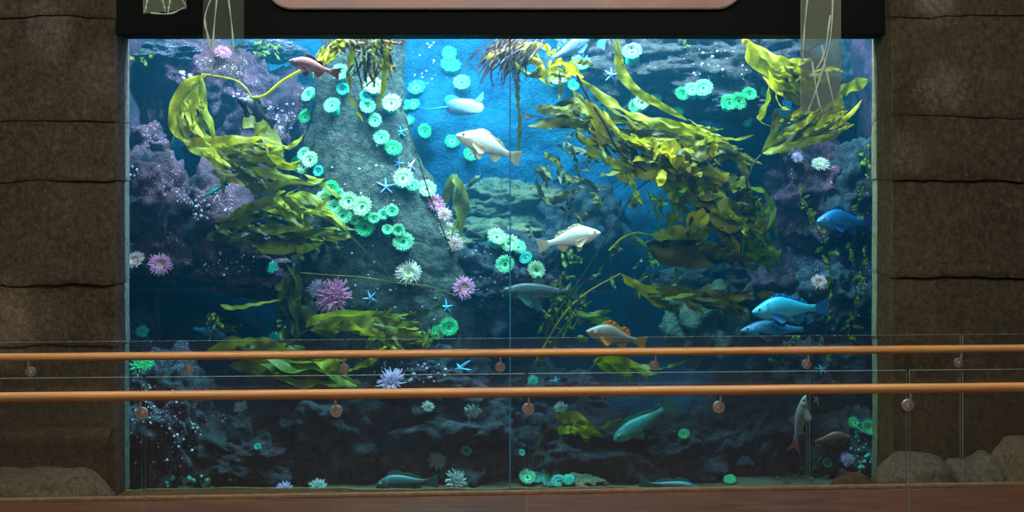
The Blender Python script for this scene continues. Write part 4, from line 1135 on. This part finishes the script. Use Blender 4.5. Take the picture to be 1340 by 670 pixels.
def kelp(name, label, Y, base, blades, stipes=(), bulbs=(), fill=(), cat='kelp', group='kelp plants in the tank', hair=()):
    root = thing(name, label, cat, P(base[0], base[1], Y), group); inv = Matrix.Translation(-root.location)
    rng = random.Random(SEED[0]); SEED[0] += 17
    def put(nm, V, Fc, m):
        o = mk(nm, [Vector(v) - root.location for v in V], Fc, m, root); return o
    for st in stipes:
        V = []; Fc = []; pts = crom(p3(st[0], Y, rng), 40); r = st[1] * Y / F / 2
        tube_vf(V, Fc, pts, [r * (1 - .25 * i / 39) for i in range(40)], 7); put('stipe', V, Fc, K[st[2]])
    for (bx_, by_, br) in bulbs:
        V = []; Fc = []; c = P(bx_, by_, Y); r = br * Y / F; d = Vector((.35, .1, 1)).normalized()
        prof = [(-1.5, .25), (-1.1, .5), (-.6, .85), (0, 1), (.5, .85), (.85, .5), (1, .1)]
        tube_vf(V, Fc, [c + d * (z * r) for z, q in prof], [q * r for z, q in prof], 14); put('float_bulb', V, Fc, K['y'])
    for bl in blades:
        V = []; Fc = []; SEED[0] += 1
        ribbon(V, Fc, p3(bl[0], Y + (bl[3] if len(bl) > 3 else 0), rng), bl[1] * 1.15 * Y / F, SEED[0] * 1.37)
        put('blade', V, Fc, K[bl[2]])
    for (cx, cy, rx, ry, ang, spread, n, ln, w, tones, dY) in fill:
        for i in range(n):
            a = rng.uniform(0, 6.28); u = math.sqrt(rng.random()); x = cx + rx * u * math.cos(a); y = cy + ry * u * math.sin(a)
            t = math.radians(ang + rng.uniform(-spread, spread)); l = ln * rng.uniform(.55, 1.3); bend = rng.uniform(-.7, .7)
            st = []
            for q in range(5):
                st.append((x, y)); x += l / 4 * math.cos(t); y += l / 4 * math.sin(t); t += bend / 4 + rng.uniform(-.25, .25)
            V = []; Fc = []; SEED[0] += 1
            ribbon(V, Fc, p3(st, Y + dY + rng.uniform(-.15, .15), rng), w * rng.uniform(.6, 1.25) * Y / F, SEED[0] * 1.37, .24, 1.3)
            put('blade', V, Fc, K[rng.choice(tones)])
    for (x0, x1, y0, ang, spread, n, ln, w, tone) in hair:     # a fine fringe nobody could count: one part
        V = []; Fc = []
        for i in range(n):
            x = rng.uniform(x0, x1); y = y0 + rng.uniform(-3, 6); t = math.radians(ang + rng.uniform(-spread, spread)); l = ln * rng.uniform(.5, 1.2); st = []
            for q in range(5): st.append((x, y)); x += l / 4 * math.cos(t); y += l / 4 * math.sin(t); t += rng.uniform(-.3, .3) - .12
            ribbon(V, Fc, p3(st, Y, rng), w * Y / F, i * 2.3, .1, 1.0, n=10)
        o = put('fringe', V, Fc, K[tone]); o['kind'] = 'stuff'
    return root

kelp('bull_kelp', 'large yellow green kelp looping around the left of the window', 14.1, (266, 98), [
 ([(266, 98), (245, 110), (229, 135), (226, 160), (236, 180), (262, 185)], 11, 'y'), ([(264, 100), (242, 125), (233, 150), (246, 180)], 9, 'g'),
 ([(265, 105), (256, 130), (250, 150), (262, 178), (276, 190)], 13, 'y'), ([(262, 115), (269, 150), (268, 175), (286, 186)], 9, 'o', .2),
 ([(264, 100), (266, 135), (276, 165), (280, 186)], 9, 'g'), ([(255, 110), (240, 140), (236, 165), (250, 185)], 8, 'o', .15),
 ([(228, 178), (255, 186), (300, 184), (345, 182), (372, 190)], 12, 'y'), ([(238, 184), (258, 196), (285, 198), (320, 192), (342, 172), (354, 164)], 13, 'g'),
 ([(318, 168), (332, 158), (350, 176), (362, 200), (368, 216)], 20, 'o', .1), ([(262, 195), (280, 210), (300, 230), (322, 244)], 9, 'y'),
 ([(275, 190), (282, 205), (288, 214)], 9, 'y'), ([(290, 190), (310, 205), (340, 205), (370, 213), (392, 219)], 12, 'g'),
 ([(300, 215), (340, 225), (375, 234), (410, 238), (428, 232)], 12, 'g'), ([(318, 243), (350, 246), (380, 238), (412, 242)], 12, 'o'),
 ([(345, 188), (360, 213), (388, 222)], 9, 'g'), ([(330, 190), (350, 205), (360, 225), (390, 240)], 10, 'o', .15), ([(280, 198), (310, 215), (330, 230)], 8, 'o', .1)],
 [([(410, 84), (395, 92), (370, 106), (346, 125), (329, 128)], 5, 'y'), ([(329, 128), (322, 116), (310, 106), (292, 101), (266, 97)], 2.6, 'y')], [(266, 99, 3.2)],
 [(306, 206, 56, 24, 15, 38, 44, 46, 6, ('g', 'o', 'd', 'y', 'o'), .12), (250, 148, 18, 34, 85, 22, 12, 42, 5, ('g', 'o', 'y'), .05)])
kelp('bull_kelp', 'olive kelp mass below the large loop, left of the anemone cluster', 14.25, (385, 345), [
 ([(270, 315), (288, 298), (315, 290), (335, 272)], 13, 'o'), ([(275, 290), (300, 285), (330, 270), (362, 262), (400, 270), (430, 285), (455, 305)], 11, 'o'),
 ([(268, 305), (300, 310), (322, 290), (345, 277), (382, 276)], 14, 'd', .2), ([(315, 310), (345, 320), (380, 316), (412, 305)], 13, 'o'),
 ([(330, 325), (360, 326), (395, 325), (422, 318)], 12, 'g'), ([(390, 252), (420, 272), (445, 290), (460, 310)], 8, 'g'),
 ([(398, 228), (420, 240), (440, 255), (447, 262)], 6, 'g'), ([(350, 262), (380, 255), (410, 262), (432, 276)], 13, 'g'), ([(330, 300), (360, 302), (390, 298), (408, 300)], 10, 'g')],
 [([(385, 345), (380, 380), (378, 420), (372, 470)], 5, 'd')], (),
 [(338, 298, 58, 30, 8, 36, 56, 46, 8, ('o', 'g', 'd', 'o'), .1), (376, 272, 30, 20, 20, 28, 18, 42, 7, ('g', 'o', 'g'), -.1), (395, 310, 40, 20, 5, 35, 12, 46, 9, ('d', 'o'), .2)])
kelp('kelp_stand', 'dark kelp stand climbing left of the bushy pink anemone', 14.3, (385, 470), [
 ([(288, 399), (305, 403), (335, 398), (368, 392)], 6, 'g'), ([(375, 345), (390, 375), (385, 410), (392, 450)], 22, 'd'), ([(392, 350), (376, 385), (392, 420), (380, 455)], 20, 'd', .15),
 ([(360, 372), (368, 380), (366, 396)], 9, 'gr'), ([(385, 395), (405, 415), (420, 430)], 16, 'd')],
 [([(383, 470), (386, 420), (380, 350)], 4, 'd')], (), [(384, 405, 16, 50, 80, 50, 20, 34, 11, ('d', 'd', 'o'), .08), (375, 430, 14, 30, 120, 60, 6, 22, 6, ('gr', 'd'), 0)])
kelp('bull_kelp', 'olive kelp streaming right over the pillar foot', 14.05, (410, 425), [
 ([(400, 428), (425, 413), (470, 412), (505, 415), (538, 411)], 14, 'g'), ([(410, 428), (450, 422), (495, 424), (530, 438), (556, 442)], 16, 'o'), ([(405, 432), (445, 432), (480, 428), (515, 402)], 13, 'o'),
 ([(430, 420), (470, 430), (505, 440)], 12, 'g'), ([(420, 432), (440, 445), (452, 455)], 7, 'd')], [([(372, 462), (390, 440), (410, 428)], 3, 'd')], (),
 [(470, 424, 50, 12, 5, 18, 16, 60, 9, ('o', 'g', 'd'), .1)])
kelp('leafy_weed', 'bushy green weed above the farther handrail, below the pillar foot', 14.2, (520, 470), [], [([(520, 472), (525, 455), (515, 435)], 1.5, 'd'), ([(545, 470), (552, 455), (556, 440)], 1.5, 'd')], (),
 [(520, 452, 42, 12, -20, 60, 34, 24, 7, ('gr', 'g', 'o'), 0), (560, 445, 18, 12, -70, 60, 8, 18, 5, ('gr',), 0)])
kelp('bull_kelp', 'green kelp lying behind both handrails on the left', 13.9, (455, 500), [
 ([(268, 462), (300, 450), (335, 450), (365, 456), (412, 463)], 18, 'o'), ([(290, 456), (320, 448), (352, 452), (400, 455)], 12, 'gr'), ([(350, 470), (390, 480), (440, 492), (462, 500)], 20, 'gr'),
 ([(300, 478), (350, 480), (400, 486), (445, 488)], 20, 'o'), ([(360, 494), (400, 502), (440, 500), (468, 506)], 14, 'gr'), ([(375, 475), (420, 476), (460, 486)], 16, 'g')],
 [([(470, 512), (462, 500), (440, 488)], 3, 'o')], (), [(380, 482, 60, 14, 10, 22, 20, 60, 12, ('o', 'gr', 'd', 'o'), .08), (330, 455, 45, 6, 5, 20, 9, 46, 9, ('o', 'd'), .1)])
kelp('leafy_weed', 'small dark weed tuft alone in the dark at the left', 14.3, (282, 446), [], [([(284, 450), (278, 432), (272, 418)], 1.5, 'd')], (), [(276, 424, 9, 8, 20, 120, 12, 16, 6, ('o', 'd', 'gr'), 0), (296, 430, 14, 4, 10, 20, 5, 20, 3, ('d',), 0)])
kelp('hanging_weed', 'brown holdfast and kelp strands hanging over the pillar top', 13.75, (470, 45), [
 ([(466, 50), (460, 75), (456, 95), (460, 128), (468, 146), (475, 159)], 9, 'g'), ([(478, 50), (476, 80), (478, 100), (481, 114)], 4, 'd'), ([(484, 50), (497, 60), (510, 78), (513, 104)], 4, 'd'),
 ([(512, 52), (504, 75), (502, 112), (493, 142)], 6, 'g'), ([(474, 72), (490, 80), (506, 84), (514, 98)], 4, 'o'), ([(446, 50), (436, 66), (424, 76), (408, 88)], 15, 'y'), ([(452, 52), (440, 62), (424, 82)], 9, 'g')],
 (), (), [(472, 54, 44, 8, 60, 60, 46, 18, 8, ('b', 'd', 'b', 'o'), 0), (488, 70, 30, 10, 88, 18, 22, 40, 4, ('d', 'o', 'b'), 0), (436, 60, 14, 8, 130, 18, 8, 36, 4, ('y', 'g'), 0)])
kelp('giant_kelp', 'huge yellow kelp sweeping down to the right of the seam', 14.0, (690, 47), [
 ([(636, 78), (655, 66), (685, 60), (716, 60)], 11, 'y'), ([(660, 90), (690, 80), (714, 82)], 11, 'y'), ([(668, 60), (690, 70), (705, 60), (720, 68)], 12, 'g'),
 ([(700, 62), (701, 88), (712, 105), (726, 114)], 13, 'y'), ([(714, 86), (738, 82), (752, 96), (764, 101)], 13, 'y'), ([(690, 100), (720, 95), (745, 100)], 10, 'o'),
 ([(680, 88), (677, 120), (680, 160), (678, 205)], 6, 'o'), ([(745, 112), (758, 128), (770, 150), (786, 182)], 9, 'g'),
 ([(758, 102), (800, 135), (840, 155), (880, 165), (940, 186), (988, 216)], 13, 'g'), ([(768, 112), (805, 145), (832, 164), (870, 176), (920, 190), (978, 216)], 22, 'o', .15),
 ([(775, 135), (790, 165), (776, 195), (790, 207)], 16, 'y'), ([(768, 132), (784, 160), (802, 186)], 15, 'y'), ([(698, 140), (740, 146), (772, 130)], 13, 'o'), ([(678, 150), (720, 156), (758, 156)], 12, 'd'),
 ([(690, 165), (740, 160), (772, 166)], 12, 'o'), ([(786, 205), (806, 215), (832, 222)], 11, 'g'), ([(784, 230), (812, 225)], 6, 'g'), ([(806, 190), (838, 194), (870, 188), (902, 200), (928, 212)], 20, 'g'),
 ([(816, 215), (850, 226), (882, 214)], 16, 'y'), ([(862, 205), (880, 195), (886, 222)], 22, 'y', -.1), ([(850, 236), (880, 225), (922, 222), (950, 232), (963, 238)], 18, 'g'),
 ([(858, 242), (900, 240), (942, 246)], 20, 'g'), ([(868, 252), (912, 246), (960, 243), (998, 250), (1004, 266)], 8, 'gr'), ([(880, 262), (922, 266), (942, 276)], 12, 'g'), ([(900, 180), (940, 195), (975, 214)], 14, 'd', .2),
 ([(800, 50), (812, 78), (806, 50)], 4, 'o'), ([(808, 48), (812, 90), (832, 118), (865, 138), (900, 158)], 11, 'g'), ([(900, 156), (922, 170), (946, 186)], 8, 'g'),
 ([(920, 272), (916, 290), (928, 280)], 14, 'y', -.1), ([(940, 248), (952, 280), (975, 290)], 12, 'g')],
 [([(755, 98), (768, 125), (790, 160), (812, 200), (858, 232)], 3.5, 'd')], (),
 [(862, 206, 62, 28, 18, 60, 48, 40, 14, ('g', 'y', 'g', 'o', 'o', 'd'), 0), (880, 205, 26, 20, 30, 90, 14, 26, 14, ('y', 'y', 'g'), -.15), (790, 165, 42, 24, 38, 28, 34, 60, 7, ('g', 'o', 'y', 'd'), .05), (730, 150, 46, 14, 8, 25, 14, 56, 11, ('o', 'd', 'g'), .15),
  (712, 76, 44, 20, 40, 50, 24, 34, 8, ('y', 'g', 'o'), .05), (890, 180, 60, 16, 28, 14, 16, 70, 9, ('o', 'd', 'g'), .12), (845, 168, 60, 18, 27, 10, 16, 80, 8, ('g', 'o', 'g'), -.05)], hair=[(650, 716, 50, 132, 16, 60, 66, 2.2, 'p'), (650, 700, 50, 128, 16, 40, 60, 2.4, 'b')])
kelp('giant_kelp', 'lower leafy half of the yellow kelp, right of the white fish', 14.1, (730, 410), [
 ([(832, 304), (858, 308), (890, 306), (922, 310)], 15, 'g'), ([(876, 298), (905, 312), (932, 298)], 20, 'y'), ([(848, 326), (900, 336), (952, 336)], 26, 'd', .2), ([(938, 300), (960, 320), (966, 338)], 12, 'y'),
 ([(928, 286), (955, 296), (975, 290)], 14, 'g'), ([(958, 318), (975, 345), (995, 348)], 9, 'g'), ([(975, 330), (1000, 345), (1018, 350)], 8, 'gr'), ([(1000, 250), (1012, 275), (1005, 300)], 7, 'gr'),
 ([(960, 280), (985, 270), (1008, 282), (1018, 312)], 8, 'gr'), ([(965, 298), (995, 300), (1010, 290)], 12, 'g')],
 [([(797, 328), (815, 311), (834, 304)], 3, 'y'), ([(858, 232), (832, 250), (800, 300), (770, 350), (728, 412), (700, 470)], 2, 'd'), ([(962, 330), (956, 365), (940, 405), (924, 460), (880, 530), (845, 610)], 2, 'o'),
  ([(848, 250), (858, 280), (862, 306)], 2, 'gr'), ([(880, 275), (876, 300)], 2, 'gr')], (),
 [(928, 262, 58, 36, 40, 80, 62, 28, 14, ('g', 'gr', 'o', 'g', 'd', 'y'), 0), (982, 298, 36, 44, 60, 70, 30, 32, 13, ('gr', 'g', 'gr'), .1), (890, 325, 50, 16, 10, 25, 16, 56, 16, ('d', 'o', 'd'), .2), (850, 258, 30, 16, 60, 60, 10, 30, 7, ('gr', 'o'), .1)])
kelp('bull_kelp', 'low kelp drifting right on a bent yellow stem, above the orange finned fish', 14.15, (720, 460), [
 ([(812, 358), (830, 372), (860, 380), (886, 385)], 9, 'y'), ([(830, 370), (855, 395), (882, 401)], 8, 'g'), ([(858, 378), (900, 385), (942, 388), (985, 395)], 15, 'o'),
 ([(842, 376), (880, 380), (950, 396), (992, 402)], 13, 'd', .1), ([(866, 398), (880, 404), (890, 398)], 8, 'gr'), ([(920, 378), (950, 392), (978, 390)], 8, 'g'), ([(876, 372), (886, 362), (884, 350)], 5, 'gr')],
 [([(700, 475), (735, 415), (768, 383), (812, 358)], 2.4, 'y')], (), [(905, 388, 58, 10, 8, 16, 18, 60, 9, ('o', 'd', 'g'), .08)])
kelp('bull_kelp', 'yellow kelp with a float bulb at the top right, left of the rightmost hanging sheet', 13.9, (975, 52), [
 ([(975, 50), (990, 74), (1012, 84), (1032, 90), (1056, 104)], 24, 'y'), ([(982, 66), (1006, 98), (1040, 112), (1066, 116)], 18, 'g', .1), ([(985, 60), (1012, 80), (1040, 82), (1062, 78)], 10, 'g'),
 ([(1006, 92), (1014, 118), (1020, 138), (1035, 144)], 8, 'y'), ([(1004, 95), (1006, 125), (997, 148), (994, 158), (1010, 166)], 8, 'g'), ([(1020, 142), (1014, 160), (1010, 178)], 9, 'o')],
 (), [(975, 53, 4.5)], [(1022, 98, 28, 14, 24, 24, 26, 42, 8, ('y', 'g', 'o', 'd'), .05)])
kelp('bull_kelp', 'olive kelp spreading right from a dark curved stem, upper right', 14.1, (970, 330), [
 ([(997, 200), (1028, 182), (1060, 165), (1092, 145)], 22, 'o'), ([(1098, 122), (1118, 112), (1136, 104)], 15, 'g'), ([(1070, 170), (1094, 150), (1101, 112)], 12, 'g'), ([(998, 201), (1040, 190), (1092, 176)], 11, 'g'),
 ([(1000, 196), (1015, 170), (1018, 150)], 11, 'o'), ([(1056, 188), (1080, 182), (1102, 172)], 6, 'y'), ([(1078, 92), (1090, 90), (1104, 94)], 5, 'y'), ([(1000, 202), (1050, 178), (1085, 168)], 18, 'd', .1)],
 [([(996, 203), (984, 220), (973, 270), (970, 330)], 3.2, 'd')], (), [(1048, 172, 44, 17, -28, 16, 30, 54, 7, ('o', 'g', 'o', 'd', 'y'), .05)])
def strand(label, pts, Y, n, tones=('gr', 'g'), ln=14, w=6, sw=1.6):
    f = []
    m = [Vector((a, b, 0)) for a, b in pts]; pp = crom(m, n)
    kelp('leafy_strand', label, Y, pts[-1], [], [(pts, sw, 'd')], (), [(p.x, p.y, 5, 5, R.choice((-60, -110, 20, 160)), 40, 1, ln, w, tones, 0) for p in pp])
strand('slim leafy strand in front of the upper blue fish head', [(1048, 258), (1060, 285), (1075, 310), (1086, 345), (1083, 400), (1080, 470)], 14.35, 26)
strand('slim leafy strand along the right window edge', [(1132, 190), (1135, 235), (1122, 270), (1118, 320), (1120, 390), (1115, 455)], 14.5, 26)
strand('short leafy strand close to the right edge, beside the pink white anemone', [(1128, 340), (1127, 366), (1125, 400), (1108, 440)], 14.3, 10)
strand('thin pale strand with few leaves behind the orange finned fish', [(768, 392), (745, 420), (725, 455), (700, 480)], 14.3, 20, ('gr', 'd'), 16, 5)
strand('thin weed strand in the dark right of the seam', [(748, 330), (738, 360), (722, 395), (712, 440)], 14.8, 18, ('gr', 'o', 'd'), 22, 7)
strand('thin strand with few leaves rising from the floor patch right of the seam', [(728, 545), (716, 575), (706, 600), (688, 635)], 14.1, 8, ('gr', 'd'), 10, 4)
strand('dim leafy strand at the lower right behind the blue pair', [(1040, 440), (1020, 470), (1000, 500), (985, 530)], 14.6, 14, ('gr', 'd'), 14, 5)
kelp('leafy_weed', 'green blades above the grey pink fish, right of the seam', 14.2, (742, 440), [([(755, 408), (775, 412), (800, 406)], 8, 'gr'), ([(760, 414), (785, 420), (798, 416)], 8, 'gr'), ([(755, 440), (764, 444), (768, 442)], 8, 'gr')],
     [([(715, 462), (740, 425), (758, 410)], 1.5, 'o')], (), [(742, 412, 24, 26, -60, 50, 24, 24, 5, ('gr', 'd', 'o'), .1)])
kelp('leafy_weed', 'dark leafy weed behind the right facing white fish tail', 14.7, (730, 260), [], [([(735, 300), (742, 260), (738, 225)], 1.5, 'd')], (), [(735, 235, 44, 56, 40, 60, 44, 32, 7, ('d', 'd', 'd', 'o'), .2), (830, 340, 40, 40, 60, 60, 24, 26, 6, ('d', 'd', 'gr'), .3)])
kelp('bull_kelp', 'yellow green kelp between the two handrails right of the seam', 14.0, (757, 508), [([(776, 474), (800, 470), (830, 480), (855, 482)], 14, 'g'), ([(780, 476), (812, 486), (850, 486)], 11, 'gr'), ([(855, 484), (875, 480), (900, 472)], 4, 'gr')],
     [([(757, 510), (768, 490), (780, 474)], 1.8, 'o')], (), [(812, 480, 30, 6, 8, 20, 12, 36, 8, ('g', 'gr', 'o'), 0)])
kelp('bull_kelp', 'yellow kelp tuft below the nearer handrail right of the seam', 14.0, (690, 622), [([(722, 556), (745, 546), (770, 552)], 15, 'g'), ([(732, 566), (760, 562), (790, 570)], 12, 'g'), ([(788, 562), (800, 552), (815, 548)], 4, 'gr')],
     [([(690, 622), (702, 590), (712, 568), (724, 556)], 1.8, 'o')], (), [(745, 558, 26, 8, 10, 35, 18, 30, 11, ('g', 'o', 'gr'), 0)])
kelp('ribbon_kelp', 'translucent olive kelp blades rising behind the plume row on the pillar rim', 14.9, (590, 335), [([(575, 275), (583, 258), (592, 236), (598, 228)], 11, 'o'), ([(600, 318), (603, 275), (602, 250), (594, 230)], 20, 'o', .1), ([(592, 340), (590, 310), (600, 285)], 9, 'o'), ([(612, 246), (622, 234), (630, 228)], 5, 'd')])
kelp('stringy_kelp', 'thin dark stem crossing the plume row on the pillar rim', 14.0, (602, 356), [], [([(530, 150), (545, 200), (562, 255), (586, 318), (602, 356)], 2.0, 'd'), ([(452, 296), (462, 312), (478, 328), (520, 372)], 1.4, 'd')])
kelp('stringy_kelp', 'thin yellow stem lying across the lower pillar face', 14.1, (598, 386), [], [([(392, 357), (430, 360), (475, 363), (518, 370), (562, 375), (598, 388)], 1.7, 'o')])
kelp('leafy_weed', 'green weed on the pale ledge at the upper left', 15.0, (183, 84), [], (), (), [(182, 74, 14, 7, 10, 90, 16, 12, 6, ('gr', 'gr', 'o'), 0)])
kelp('leafy_weed', 'green weed under the top edge left of the pillar', 15.5, (345, 68), [], (), (), [(343, 64, 18, 7, 10, 60, 14, 14, 6, ('gr', 'o'), 0)])
kelp('leafy_weed', 'green weed patch on the grey overhang', 14.95, (892, 66), [], (), (), [(890, 58, 14, 10, 10, 180, 26, 8, 4, ('gr', 'gr'), 0)])
kelp('leafy_weed', 'low green weed in the lower right corner on the floor', 14.0, (1020, 636), [], (), (), [(1050, 625, 70, 10, -15, 40, 34, 22, 3.5, ('gr', 'd', 'd'), 0)])
kelp('red_weed', 'red purple weed tuft behind the pale anemone, top right of the fish pair', 15.0, (795, 44), [], (), (), [(792, 50, 12, 4, 80, 40, 16, 16, 4, ('p',), 0)])
